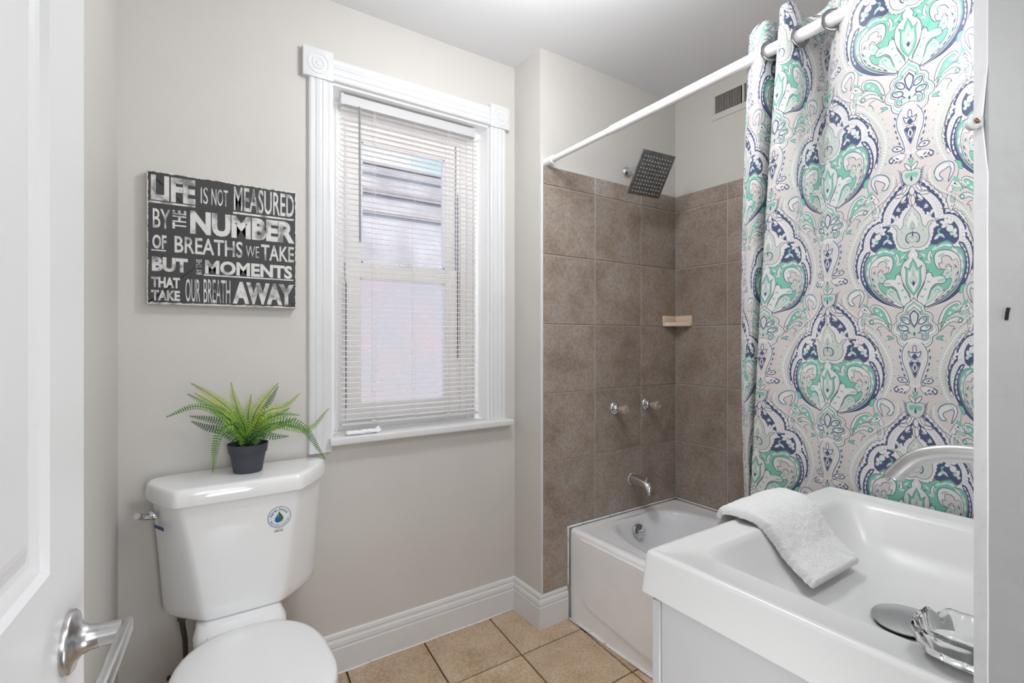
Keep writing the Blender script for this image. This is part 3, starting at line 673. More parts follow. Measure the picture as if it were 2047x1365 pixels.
bm = bmesh.new(); tube(bm, [(.4138,.0945,1.4052),(.4146,.0962,1.4078)], .0011, 8); loc(obj('latch_pin', bm, M['brass'], None, True), tj)
bm = bmesh.new(); tube(bm, [(.4198,.0832,1.2815),(.4198,.0828,1.286),(.4198,.0822,1.289)], .0009, 6); loc(obj('paint_dent', bm, M['grime']), tj)
# ================================================================== open door on the left
d1 = empty('door_1', (-.1446,.10,0), math.atan2(.996,.09)); tag(d1, kind='structure')
def dpart(name, bm, m, smooth=False, ang=None): return obj(name, bm, m, d1, smooth, ang)
DW = .6225
bm = bmesh.new()
def fr(x0, z0, x1, z1, y): return [Vector((x0,y,z0)), Vector((x1,y,z0)), Vector((x1,y,z1)), Vector((x0,y,z1))]
panels = [(.11,.22,.5115,.80), (.11,1.055,.5115,1.93)]
# face with recessed panels
xs = [0,.11,.5115,DW]; zs = [.012,.22,.80,1.055,1.93,2.02]
for i in range(3):
    for j in range(5):
        if i == 1 and j in (1,3): continue
        bm.faces.new([bm.verts.new(p) for p in fr(xs[i],zs[j],xs[i+1],zs[j+1],0)])
for (x0,z0,x1,z1) in panels:
    st = [(0,0),(.004,.006),(.010,.0075),(.016,.0095),(.022,.0100),(.038,.0045),(.044,.0035)]
    prev = None
    for o_, y_ in st:
        r = [bm.verts.new(p) for p in fr(x0+o_,z0+o_,x1-o_,z1-o_,y_)]
        if prev:
            for k in range(4): bm.faces.new((prev[k],prev[(k+1)%4],r[(k+1)%4],r[k]))
        prev = r
    bm.faces.new(prev)
b0 = [bm.verts.new(p) for p in fr(0,.012,DW,2.02,0)]; b1 = [bm.verts.new(p) for p in fr(0,.012,DW,2.02,.034)]
for k in range(4): bm.faces.new((b0[k],b0[(k+1)%4],b1[(k+1)%4],b1[k]))
bm.faces.new(b1)
bmesh.ops.remove_doubles(bm, verts=bm.verts, dist=1e-5)
dpart('door_slab', bm, M['doorp'])
hz = .966; hx = DW-.060
hd = empty('door_handle'); hd.parent = d1
bm = bmesh.new(); lathe(bm, [(.0300,0),(.0300,.004),(.0285,.006),(.022,.008),(.0150,.012),(.0122,.018),(.0115,.026)], 40, (hx,0,hz), (0,-1,0)); obj('rose', bm, M['nickel'], hd, True, 40)
bm = bmesh.new(); tube(bm, [(hx,-.024,hz),(hx,-.044,hz)], .0110, 24)
obj('neck', bm, M['nickel'], hd, True, 40)
bm = bmesh.new()
for (a, b) in (((hx-.112,-.052,hz-.0085),(hx+.012,-.042,hz+.0085)),): bx(bm, a, b, .0035, 3)
obj('lever', bm, M['nickel'], hd, True, 40)
# ================================================================== sign
sg = empty('wall_sign', (.13,1.925,1.59)); tag(sg, 'square black and white canvas sign with a printed saying, beside the window', 'sign')
SX0, SX1, SZ0, SZ1, SY = -.0865, .3475, 1.3785, 1.797, 1.912
bm = bmesh.new(); bx(bm, (SX0,SY,SZ0), (SX1,1.9405,SZ1), .002, 2); P_('canvas_block', bm, M['torn'], sg, True, 40)
bm = bmesh.new(); pts = []
def jag(s, amp): return amp*(.5+.5*noise.noise(Vector((s*30, 1.7, 0))))+amp*.5*noise.noise(Vector((s*110, 5.2, 0)))+amp*.25*random.random()
n = 110
X0, X1, Z0, Z1 = SX0+.0012, SX1-.0010, SZ0+.0025, SZ1-.0015
for k in range(n): pts.append((X0+(X1-X0)*k/n, Z1-jag(k/n, .0052)))
for k in range(n): pts.append((X1-jag(2+k/n, .0042), Z1-(Z1-Z0)*k/n))
for k in range(n): pts.append((X1-(X1-X0)*k/n, Z0+jag(4+k/n, .0052)))
for k in range(n): pts.append((X0+jag(6+k/n, .0040), Z0+(Z1-Z0)*k/n))
c = bm.verts.new(((X0+X1)/2,SY-.0004,(Z0+Z1)/2)); vs = [bm.verts.new((a,SY-.0004,b)) for a, b in pts]
for k in range(len(vs)): bm.faces.new((c, vs[k], vs[(k+1)%len(vs)]))
P_('black_print', bm, M['black'], sg)
WORDS = [('LIFE',-.0757,.0415,1.7052,1.784,.045),('_',-.0801,.0415,1.696,1.702,0),('IS',.0561,.0763,1.7123,1.767,.0),('NOT',.0862,.1334,1.7117,1.767,.0),('MEASURED',.1509,.3393,1.7036,1.7855,.01),('_',.1482,.3393,1.6921,1.6987,0),
 ('BY',-.0712,-.026,1.6179,1.6788,.01),('^THE',-.0204,.0167,1.6218,1.6812,.02),('NUMBER',.0271,.3413,1.6099,1.686,.05),('OF',-.0721,-.0357,1.5527,1.5971,.03),('_',-.0742,-.0373,1.5457,1.5503,0),('BREATHS',-.0146,.1771,1.545,1.5994,.015),
 ('WE',.1867,.2273,1.549,1.5881,-.008),('TAKE',.2335,.3393,1.5434,1.598,.015),('BUT',-.0733,.0208,1.4821,1.5277,.05),('^BY THE',.0438,.0587,1.4797,1.5294,.01),('MOMENTS',.0681,.3335,1.4831,1.5296,.04),('_',.0642,.3374,1.477,1.4815,0),
 ('THAT',-.0751,-.0003,1.4312,1.4649,.04),('TAKE',-.0751,-.0003,1.3907,1.4232,.04),('OUR',.0145,.0544,1.3895,1.4638,.0),('BREATH',.0642,.1402,1.3889,1.4658,.0),('AWAY',.1475,.3393,1.3884,1.4634,.055)]
bm = bmesh.new(); LY = SY-.0008
for w, x0, x1, z0, z1, bold in WORDS:
    if w == '_': bm.faces.new([bm.verts.new(p) for p in ((x0,LY,z0),(x1,LY,z0),(x1,LY,z1),(x0,LY,z1))]); continue
    if w[0] == '^': put_text(bm, w[1:], lambda u, v: (x0+(1-v)*0+(x1-x0)*(1-v), LY, z0+(z1-z0)*u), bold)
    else: put_text(bm, w, lambda u, v: (x0+(x1-x0)*u, LY, z0+(z1-z0)*v), bold)
P_('lettering', bm, M['letter'], sg)
# ================================================================== toilet
to = empty('toilet', (.17,1.6,0)); tag(to, 'white two piece toilet with closed lid under the window sign', 'toilet')
def chai(p, n=3, closed=True):
    p = [Vector(q) for q in p]
    for _ in range(n):
        o = []
        for i in range(len(p)):
            a, b = p[i], p[(i+1)%len(p)]; o += [a*.75+b*.25, a*.25+b*.75]
        p = o
    return p
TT = [(-.020,1.932),(-.071,1.905),(-.072,1.845),(-.012,1.712),(.02,1.708),(.300,1.708),(.326,1.712),(.424,1.845),(.423,1.905),(.375,1.932)]
TB = [(.000,1.930),(-.040,1.905),(-.043,1.850),(.052,1.742),(.08,1.738),(.255,1.738),(.285,1.742),(.397,1.850),(.394,1.905),(.35,1.930)]
def tring(t, z, ins=0, n=2):
    pts = [(a[0]*(1-t)+b[0]*t, a[1]*(1-t)+b[1]*t) for a, b in zip(TT, TB)]
    cx, cy = .176, 1.84
    return chai([(cx+(x-cx)*(1-ins*2.2), cy+(y-cy)*(1-ins*4), z) for x, y in pts], n)
bm = bmesh.new(); loft(bm, [tring(1,.418,.045), tring(1,.4205,.02), tring(.97,.432,.004), tring(.9,.455), tring(.5,.62), tring(0,.79)])
P_('tank', bm, M['porc'], to, True, 50)
LT = [(-.030,1.936),(-.086,1.915),(-.090,1.850),(-.024,1.700),(.010,1.696),(.310,1.696),(.334,1.700),(.440,1.850),(.438,1.915),(.390,1.936)]
def lring(z, ins): 
    cx, cy = .176, 1.83
    return chai([(cx+(x-cx)*(1-ins*3.9), min(cy+(y-cy)*(1-ins*7.5), 1.937), z) for x, y in LT], 2)
bm = bmesh.new(); loft(bm, [lring(.784,.003), lring(.7855,.0005), lring(.790,-.0005), lring(.815,.0010), lring(.826,.0032), lring(.832,.0068), lring(.835,.012), lring(.8362,.022)])
P_('tank_lid', bm, M['porc'], to, True, 50)
bm = bmesh.new(); lathe(bm, [(.015,0),(.015,.004),(.0125,.012),(.010,.016)], 24, (-.063,1.822,.744), (-1,-.35,0))
tube(bm, cat([(-.078,1.817,.744),(-.090,1.812,.746),(-.098,1.802,.752),(-.103,1.782,.760)], 5), .009, 12, rr=lambda t: .0105-.002*t)
P_('flush_lever', bm, M['chrome'], to, True, 60)
# bowl
cx = .156
def oval(yb, yf, hw, z, n=40, sq=2.3):
    r = []; cy = yf+(yb-yf)*.42
    for k in range(n):
        a = 2*PI*k/n; c_, s_ = math.cos(a), math.sin(a)
        x = cx+hw*math.copysign(abs(c_)**(2/sq), c_); L = (yb-cy) if s_ > 0 else (cy-yf)
        r.append(Vector((x, cy+L*math.copysign(abs(s_)**(2/(2.9 if s_ > 0 else 2.0)), s_), z)))
    return r
bm = bmesh.new(); loft(bm, [oval(1.74,1.34,.115,0), oval(1.74,1.33,.118,.02), oval(1.73,1.36,.100,.08), oval(1.74,1.34,.105,.18), oval(1.74,1.26,.145,.28), oval(1.70,1.19,.178,.355), oval(1.68,1.175,.183,.384), oval(1.66,1.19,.170,.388)])
P_('bowl', bm, M['porc'], to, True, 60)
bm = bmesh.new()
def dk(w0, w1, y0, y1, z): return chai([(cx-w0,y0,z),(cx+w0,y0,z),(cx+w1,y1,z),(cx-w1,y1,z)], 2)
loft(bm, [dk(.12,.09,1.62,1.90,.30), dk(.140,.100,1.60,1.905,.36), dk(.140,.102,1.60,1.908,.396), dk(.132,.098,1.64,1.90,.4065), dk(.126,.098,1.69,1.895,.4178)])
P_('tank_deck', bm, M['porc'], to, True, 60)
bm = bmesh.new(); loft(bm, [oval(1.655,1.165,.186,.3885), oval(1.657,1.162,.189,.393), oval(1.657,1.162,.189,.403), oval(1.655,1.165,.186,.4065)]); P_('seat', bm, M['seat'], to, True, 60)
bm = bmesh.new(); loft(bm, [oval(1.652,1.168,.184,.4085), oval(1.655,1.164,.188,.411), oval(1.655,1.164,.188,.418), oval(1.651,1.169,.184,.4235), oval(1.640,1.185,.172,.427), oval(1.60,1.23,.13,.4295), oval(1.52,1.32,.06,.4305)]); P_('seat_lid', bm, M['seat'], to, True, 60)
for sx in (-.075,.075):
    bm = bmesh.new(); bx(bm, (cx+sx-.018,1.636,.403), (cx+sx+.018,1.664,.415), .004, 3); P_('hinge', bm, M['seat'], to, True, 50)
bm = bmesh.new(); tube(bm, cat([(.005,1.83,.425),(.006,1.83,.39),(.013,1.84,.33),(.012,1.87,.24),(-.01,1.90,.19),(-.03,1.935,.18)], 8), .0075, 12); lathe(bm, [(.012,0),(.012,.014)], 6, (.005,1.83,.404), (0,0,1)); P_('supply_hose', bm, M['hose'], to, True, 60)
# stickers (on the front face of the tank)
def face_y(z): t = (.79-z)/.37; return 1.7085*(1-t)+1.7385*t
LX, LZ, LR = .2615, .7055, .0335
def onf(x, z, e): return Vector((x, face_y(z)-.0006-e, z))
st = empty('label_sticker'); loc(st, to); st['label'] = 'round blue and green water saving sticker on the tank'
def stk(name, bm, m): return obj(name, bm, m, st)
st.location = (0,0,0); st.matrix_parent_inverse = Matrix.Translation(-Vector(to.location))
def disc(bm, r0, r1, e, n=48):
    A = [bm.verts.new(onf(LX+r0*math.cos(2*PI*k/n), LZ+r0*math.sin(2*PI*k/n), e)) for k in range(n)] if r0 else None
    B = [bm.verts.new(onf(LX+r1*math.cos(2*PI*k/n), LZ+r1*math.sin(2*PI*k/n), e)) for k in range(n)]
    if A: 
        for k in range(n): bm.faces.new((A[k],A[(k+1)%n],B[(k+1)%n],B[k]))
    else: bm.faces.new(B)
bm = bmesh.new(); disc(bm, 0, .0328, .0001); stk('film', bm, M['lblwhite'])
bm = bmesh.new(); disc(bm, .0322, .0336, .0003)
def drop(s0, s1, e, col_pts): return [bm.verts.new(onf(LX+a, LZ+b, e)) for a, b in col_pts]
D = [(-.001,.018),(-.004,.011),(-.009,.003),(-.0125,-.003),(-.0135,-.009),(-.011,-.0145),(-.006,-.0175),(0,-.0175),(.005,-.0155)]
bm2 = bmesh.new(); stk('ring', bm, M['navy'])
bm2.faces.new([bm2.verts.new(onf(LX+a, LZ+b, .0004)) for a, b in D+[(.007,-.0125),(.001,-.006),(-.004,.002),(-.0045,.008)]]); stk('water_drop', bm2, M['blue'])
bm2 = bmesh.new(); bm2.faces.new([bm2.verts.new(onf(LX+a, LZ+b, .0005)) for a, b in [(-.001,.019),(.003,.012),(.008,.005),(.0115,-.002),(.0115,-.008),(.009,-.0125),(.0105,-.016),(.009,-.0165),(.0078,-.013),(.002,-.007),(-.0025,0),(-.0035,.008)]]); stk('leaf', bm2, M['green'])
def arc_text(bm, txt, r, a0, a1, h, bold=.02, inward=False):
    n = len(txt)
    for i, ch in enumerate(txt):
        if ch == ' ': continue
        a = math.radians(a0+(a1-a0)*(i+.5)/n); wd = abs(math.radians(a1-a0))*r/n*(.80 if ch not in 'itrI' else .45)
        hh = h if ch.isupper() or ch in 'tifl' else h*.72
        ux, uz = (math.sin(a), -math.cos(a)) if not inward else (-math.sin(a), math.cos(a))
        vx, vz = (math.cos(a), math.sin(a)) if not inward else (-math.cos(a), -math.sin(a))
        rr_ = r if not inward else r+h
        def fn(u, v): return onf(LX+rr_*math.cos(a)+ux*(u-.5)*wd+vx*v*hh, LZ+rr_*math.sin(a)+uz*(u-.5)*wd+vz*v*hh, .0006)
        put_text(bm, ch, fn, bold)
bm = bmesh.new(); arc_text(bm, 'Water', .0205, 174, 97, .0085, .045); stk('lettering', bm, M['navy'])
bm = bmesh.new(); arc_text(bm, 'Sense', .0205, 95, 22, .0085, .02); stk('lettering', bm, M['green'])
bm = bmesh.new(); arc_text(bm, 'Meets EPA Criteria', .0235, 203, 342, .0060, .01, True)
for a in (188, 357):
    q = [(LX+.026*math.cos(math.radians(a))+.001*math.cos(k*PI/3), LZ+.026*math.sin(math.radians(a))+.001*math.sin(k*PI/3)) for k in range(6)]; bm.faces.new([bm.verts.new(onf(x, z, .0006)) for x, z in q])
put_text(bm, 'Certified by', lambda u, v: onf(LX-.012+.021*u, LZ-.0405+.0035*v, .0004), .0)
put_text(bm, 'IAPMO R&T', lambda u, v: onf(LX-.014+.026*u, LZ-.0475+.0050*v, .0004), .02)
stk('lettering', bm, M['navy'])
bm = bmesh.new(); bm.faces.new([bm.verts.new(p) for p in ((-.0648,1.820,.718),(-.0395,1.7655,.718),(-.0390,1.7662,.7065),(-.0640,1.8205,.7065))])
tag(P_('blue_sticker', bm, M['bluestk'], to), 'small blue strip sticker below the flush lever')
# ================================================================== potted fern
pf = empty('potted_fern', (.185,1.84,.8362)); tag(pf, 'artificial green fern in a small charcoal pot on the toilet tank', 'plant')
PX, PY, PZ = .185, 1.832, .8364
bm = bmesh.new(); lathe(bm, [(.036,0),(.041,0),(.0425,.003),(.0525,.062),(.0555,.062),(.0565,.064),(.0600,.090),(.0605,.092),(.0585,.092),(.0570,.088),(.052,.060),(.040,.006),(0,.006)], 40, (PX,PY,PZ)); P_('pot', bm, M['pot'], pf, True, 40)
bm = bmesh.new(); lathe(bm, [(0,.0),(.03,.002),(.0548,-.002)], 24, (PX,PY,PZ+.079)); P_('soil', bm, M['soil'], pf, True)
FERN=[
('a',[(0.177,1.830,0.938),(0.125,1.800,1.020),(0.044,1.780,1.065),(-0.035,1.770,1.040)]),
('b',[(0.181,1.850,0.934),(0.151,1.870,1.017),(0.095,1.890,1.077),(0.028,1.900,1.128)]),
('b',[(0.178,1.840,0.940),(0.138,1.850,1.021),(0.087,1.860,1.062),(0.037,1.860,1.099)]),
('a',[(0.177,1.830,0.938),(0.120,1.830,1.022),(0.066,1.840,1.066),(0.018,1.840,1.099)]),
('c',[(0.177,1.860,0.926),(0.122,1.870,0.967),(0.074,1.880,0.982),(0.029,1.880,1.007)]),
('c',[(0.176,1.820,0.940),(0.125,1.800,1.000),(0.077,1.800,1.020),(0.025,1.800,1.034)]),
('f',[(0.171,1.800,0.947),(0.135,1.760,1.004),(0.097,1.745,0.977),(0.081,1.740,0.866)]),
('f',[(0.175,1.810,0.945),(0.161,1.780,0.996),(0.140,1.765,1.006),(0.118,1.760,0.994)]),
('b',[(0.187,1.860,0.932),(0.166,1.870,1.016),(0.149,1.880,1.074),(0.141,1.885,1.124)]),
('b',[(0.190,1.850,0.933),(0.188,1.860,1.015),(0.195,1.870,1.055),(0.199,1.875,1.085)]),
('b',[(0.192,1.840,0.935),(0.206,1.860,1.013),(0.241,1.870,1.069),(0.284,1.880,1.117)]),
('c',[(0.194,1.860,0.931),(0.220,1.885,1.009),(0.260,1.900,1.056),(0.287,1.905,1.103)]),
('b',[(0.194,1.830,0.936),(0.237,1.840,1.022),(0.300,1.850,1.038),(0.349,1.860,1.078)]),
('a',[(0.193,1.820,0.941),(0.233,1.810,1.001),(0.292,1.800,1.017),(0.337,1.790,1.011)]),
('a',[(0.198,1.840,0.934),(0.269,1.850,0.979),(0.375,1.860,0.949),(0.448,1.865,1.016)]),
('f',[(0.194,1.800,0.941),(0.234,1.760,0.992),(0.329,1.745,0.985),(0.408,1.745,0.862)]),
('f',[(0.190,1.790,0.940),(0.227,1.765,0.979),(0.270,1.755,0.992),(0.317,1.750,1.008)]),
('c',[(0.186,1.780,0.939),(0.219,1.755,0.965),(0.246,1.745,0.957),(0.293,1.740,0.953)]),
('f',[(0.178,1.790,0.945),(0.168,1.765,0.997),(0.156,1.755,1.023),(0.141,1.750,1.061)]),
('b',[(0.184,1.800,0.942),(0.203,1.780,0.995),(0.216,1.770,1.024),(0.234,1.765,1.004)]),
('c',[(0.185,1.790,0.937),(0.191,1.765,0.967),(0.204,1.750,0.977),(0.225,1.745,0.969)]),
('f',[(0.175,1.785,0.943),(0.154,1.765,0.974),(0.139,1.755,0.974),(0.125,1.750,0.958)]),
('a',[(0.191,1.870,0.930),(0.228,1.895,0.981),(0.269,1.905,0.994),(0.326,1.910,1.023)]),
]
FM = {'a': M['fern'], 'b': M['fern2'], 'c': M['fern3'], 'f': M['fern']}
for fi, (k, pts) in enumerate(FERN):
    C = cat([(PX+(pts[0][0]-PX)*.5, PY+(pts[0][1]-PY)*.5, .912)]+pts, 14)
    L = [0]
    for a, b in zip(C[:-1], C[1:]): L.append(L[-1]+(b-a).length)
    tot = L[-1]
    def at(s):
        s = min(max(s, 0), tot*.9999)
        for i in range(len(L)-1):
            if L[i+1] >= s: t = (s-L[i])/(L[i+1]-L[i]+1e-9); return C[i].lerp(C[i+1], t), (C[i+1]-C[i]).normalized()
    bm = bmesh.new(); tube(bm, C, .001, 5, rr=lambda t: .0015*(1-t)+.0005); 
    root = P_('frond', bm, M['stem'], pf)
    bm = bmesh.new(); s = tot*.16; rnd = random.Random(fi)
    tilt = rnd.uniform(-.45, .45); view = Vector((.12,-1,.30)).normalized()
    while s < tot*.995:
        p, d = at(s); t = s/tot
        nrm = (view-d*view.dot(d)).normalized(); nrm = (Matrix.Rotation(tilt, 3, d)@nrm).normalized()
        side = d.cross(nrm).normalized()
        ll = .0265*min(1, .5+t*2.2)*max(.12, (1-t)**.62)*1.05; wd = .0029*(.5+.5*(1-t))
        for sg_ in (-1, 1):
            if p.y > 1.90 and sg_*side.y > 0: pass
            dirv = (side*sg_*.97+d*.22+nrm*(-.12+.25*rnd.random())).normalized(); wv = dirv.cross(nrm).normalized()*wd
            tip = p+dirv*ll-nrm*ll*.14; mid = p+dirv*ll*.5+nrm*ll*.05
            if tip.y > 1.936: tip.y = 1.936
            if mid.y > 1.936: mid.y = 1.936
            a = bm.verts.new(p); b1 = bm.verts.new(p+dirv*ll*.22+wv); b2 = bm.verts.new(p+dirv*ll*.22-wv)
            m1 = bm.verts.new(mid+dirv*ll*.2+wv*.95); m2 = bm.verts.new(mid+dirv*ll*.2-wv*.95); c0 = bm.verts.new(mid-nrm*.0008); e = bm.verts.new(tip)
            for f_ in ((a,b1,c0),(a,c0,b2),(b1,m1,c0),(c0,m2,b2),(m1,e,c0),(c0,e,m2)): bm.faces.new(f_)
        s += .0100*(.55+.5*(1-t))
    o = obj('leaflets', bm, FM[k], root); o['kind'] = 'stuff'
# ================================================================== shower fittings
def root(name, loc_, label, cat_, group=None): return tag(empty(name, loc_), label, cat_, group)
# rod
rd = root('curtain_rod', (1.335,.9,2.051), 'white enamelled shower curtain rod spanning the tub alcove', 'rod')
rodx = lambda y: 1.349+(1.74-y)*-.0205
bm = bmesh.new(); tube(bm, [(rodx(1.735),1.735,2.051),(rodx(1.30),1.30,2.051)], .0125, 24); P_('inner_tube', bm, M['rod'], rd, True, 40)
bm = bmesh.new(); tube(bm, [(rodx(1.335),1.335,2.051),(rodx(1.325),1.325,2.051),(rodx(.093),.093,2.051)], .0158, 28, rr=lambda t: .0158 if t > .3 else .0145); P_('outer_tube', bm, M['rod'], rd, True, 40)
bm = bmesh.new(); tube(bm, [(rodx(1.7385),1.7385,2.051),(rodx(1.736),1.736,2.051),(rodx(1.692),1.692,2.051),(rodx(1.690),1.690,2.051)], .0178, 28); P_('end_cap', bm, M['rod'], rd, True, 40)
# shower head
sh = root('rain_shower', (1.855,1.74,2.104), 'square rain shower head with rubber nozzles tilted from the wall', 'shower head')
bm = bmesh.new(); lathe(bm, [(.027,0),(.027,.003),(.024,.009),(.016,.014),(.010,.017)], 32, (1.855,1.7400,2.104), (0,-1,0)); P_('wall_flange', bm, M['chrome'], sh, True, 40)
C0 = Vector((1.81,1.54,2.026)); nn = Vector((-.061,-.843,-.534)).normalized(); ex = Vector((.997,-.076,.006)); ex = (ex-nn*ex.dot(nn)).normalized(); ez = nn.cross(ex).normalized(); ez = ez if ez.z > 0 else -ez
bk = C0-nn*.022
bm = bmesh.new(); tube(bm, cat([(1.855,1.735,2.104),(1.855,1.69,2.106),(1.848,1.64,2.098),(1.835,1.60,2.075),tuple(bk-nn*.02)], 8), .0098, 16); P_('arm', bm, M['chrome'], sh, True)
bm = bmesh.new(); lathe(bm, [(.012,-.028),(.016,-.022),(.017,-.014),(.013,-.006),(.024,0),(.026,.006)], 24, tuple(bk-nn*.004), tuple(nn)); P_('swivel', bm, M['chrome'], sh, True, 40)
R3 = Matrix((ex, -nn, ez)).transposed()
bm = bmesh.new(); bx(bm, (-.1,0,-.1), (.1,.009,.1), .0025, 2); bx(bm, (-.06,.009,-.06), (.06,.016,.06), .003, 1)
for v in bm.verts: v.co = C0+R3@v.co
P_('head_plate', bm, M['dkchrome'], sh, True, 40)
bm = bmesh.new()
for i in range(10):
    for j in range(10):
        q = C0+ex*(-.079+.158*j/9)+ez*(-.083+.158*i/9); lathe(bm, [(.0026,-.0005),(.0024,.0018),(.0012,.003),(0,.0031)], 8, tuple(q), tuple(nn))
o = P_('nozzles', bm, mat('grey_rubber', srgb(190,192,194), .5, var=.03), sh, True); o['kind'] = 'stuff'
# faucet handles
def handle(x, z, label):
    h = root('faucet_handle', (x,YT-TH,z), label, 'faucet handle', 'faucet handles on the shower wall')
    bm = bmesh.new(); lathe(bm, [(.0335,-.001),(.0335,.003),(.031,.008),(.025,.012),(.0235,.0125),(.022,.016),(.0155,.020),(.0145,.022),(.012,.022),(.012,.034),(.0095,.034),(.0095,.042)], 36, (x,YT-TH,z), (0,-1,0)); P_('escutcheon', bm, M['chrome'], h, True, 35)
    bm = bmesh.new(); lathe(bm, [(.0125,.034),(.0165,.036),(.0185,.042),(.0225,.070),(.0235,.076),(.0205,.0815),(.012,.083),(.010,.081),(0,.081)], 40, (x,YT-TH,z-.002), (0,-1,0), fn=lambda a, hh: 1-.085*abs(math.sin(a*4))); P_('acrylic_knob', bm, M['acryl'], h, True, 30)
    return h
handle(1.765, .932, 'clear faceted left faucet handle, yellowed, on the tiled shower wall')
handle(1.991, .936, 'clear faceted right faucet handle nearest the shower corner')
sp = root('tub_spout', (1.887,YT-TH,.575), 'chrome tub spout below the two faucet handles', 'spout')
bm = bmesh.new(); C = cat([(1.887,YT-TH,.566),(1.887,1.69,.564),(1.887,1.645,.556),(1.887,1.622,.540),(1.887,1.614,.515)], 7); tube(bm, C, .025, 28, rr=lambda t: .0275-.0045*t); P_('spout_body', bm, M['chrome'], sp, True, 50)
bm = bmesh.new(); lathe(bm, [(.0305,-.001),(.0305,.002),(.028,.003)], 32, (1.887,YT-TH,.566), (0,-1,0)); P_('caulk_ring', bm, M['caulk'], sp, True, 40)
bm = bmesh.new(); tube(bm, [(1.887,1.640,.572),(1.887,1.639,.590)], .0035, 12); lathe(bm, [(0,-.003),(.006,-.002),(.006,.003),(0,.004)], 16, (1.887,1.639,.592)); P_('diverter_pin', bm, M['chrome'], sp, True, 50)
# soap dish
sd = root('soap_dish', (XR-.05,YT-.05,1.35), 'cream ceramic corner soap dish on the taupe shower tiles', 'soap dish')
x1, y1 = XR-TH, YT-TH; r_ = .100
def corner_ring(r, z, e=0, n=10):
    A = [Vector((x1+e, y1+e, z))]
    B = [Vector((x1-r, y1+e, z)), Vector((x1-r, y1-.018, z))]
    D2 = [Vector((x1-.018, y1-r, z)), Vector((x1+e, y1-r, z))]
    return A+B+[B[1].lerp(D2[0], k/6)+Vector((1,1,0))*.004*math.sin(PI*k/6)*-1 for k in range(1,6)]+D2
bm = bmesh.new(); loft(bm, [corner_ring(.096,1.334), corner_ring(.104,1.338), corner_ring(.106,1.352), corner_ring(.104,1.356), corner_ring(.096,1.356), corner_ring(.092,1.346)])
P_('dish_tray', bm, M['soap'], sd, True, 35)
bm = bmesh.new(); bx(bm, (x1-.108,y1-.012,1.352), (x1,y1+.002,1.392), .004, 2); bx(bm, (x1-.012,y1-.108,1.352), (x1+.002,y1,1.392), .004, 2); P_('dish_back', bm, M['soap'], sd, True, 40)
# air vent
av = root('air_vent', (XR,1.37,2.44), 'white louvred air vent grille high on the shower wall', 'air vent')
bm = bmesh.new(); VY0, VY1, VZ0, VZ1 = 1.175, 1.515, 2.366, 2.516
for a, b in (((VY0,VZ0),(VY1,VZ0+.030)), ((VY0,VZ1-.033),(VY1,VZ1)), ((VY1-.019,VZ0+.0302),(VY1,VZ1-.0332)), ((VY0,VZ0+.0302),(VY0+.019,VZ1-.0332)), ((1.342,VZ0+.0302),(1.352,VZ1-.0332))): bx(bm, (XR-.006,a[0],a[1]), (XR+.001,b[0],b[1]), .001, 1)
lathe(bm, [(.004,0),(.0035,.002),(0,.0025)], 12, (XR-.006,1.506,2.432), (-1,0,0))
P_('vent_frame', bm, M['vent'], av)
bm = bmesh.new(); bx(bm, (XR-.0015,VY0+.01,VZ0+.02), (XR+.0005,VY1-.01,VZ1-.02)); P_('vent_duct', bm, M['dark'], av)
bm = bmesh.new(); bx(bm, (-.0020,-.0022,-.0435), (.0018,.0022,.0435), .0005, 1)
l0 = obj('louvre', bm, M['ventslat']); k = 0
for i in range(36):
    y = 1.4905-i*.0085
    if 1.338 < y < 1.356 or y < 1.20: continue
    o = l0 if k == 0 else l0.copy()
    if k: COL.objects.link(o)
    k += 1; o.location = (XR-.0035,y,2.4395); o.rotation_euler = (0,0,.45); loc(o, av)
# ================================================================== bathtub
tb = root('bathtub', (1.85,.97,0), 'white alcove bathtub with panelled apron beside the vanity', 'bathtub')
TX0, TX1, TY0, TY1, TZ = 1.472, XR-TH-.001, .20, YT-TH-.001, .410
tcx, tcy = (TX0+TX1)/2, (TY0+TY1)/2; ta, tbh = (TX1-TX0)/2, (TY1-TY0)/2
N = 128
def rect(ins, z, n=60): return sup(tcx, tcy, ta-ins, tbh-ins, n, z, N)
def opn(g0, z, n=3.2, sh=0): return sup(1.852, .985+sh, .292-g0, .700-g0, n, z, N)
bm = bmesh.new()
loft(bm, [rect(0,.0), rect(0,.385), rect(.001,.397), rect(.005,.4065), rect(.012,.410), rect(.030,.4105,40), rect(.040,.4075,30), rect(.052,.4065,24), opn(-.012,.4060,3.6), opn(0,.4035), opn(.007,.395), opn(.016,.370), opn(.045,.26,3.0), opn(.085,.14,2.8), opn(.115,.095,2.6), opn(.16,.075,2.4)])
P_('tub_body', bm, M['tub'], tb, True, 60)
bm = bmesh.new()
pn = [(1.657,.392),(1.652,.25),(1.640,.150),(1.628,.118),(1.600,.098),(1.30,.060),(.90,.045),(.60,.060),(.33,.098),(.30,.118),(.285,.25),(.28,.392)]
prism(bm, [Vector((TX0+.002,y,z)) for y, z in pn], (-.0085,0,0)); bmesh.ops.recalc_face_normals(bm, faces=bm.faces)
es = [e for e in bm.edges if all(v.co.x < TX0 for v in e.verts)]; bmesh.ops.bevel(bm, geom=es, offset=.0065, segments=3, affect='EDGES'); P_('apron_panel', bm, M['tub'], tb, True, 50)
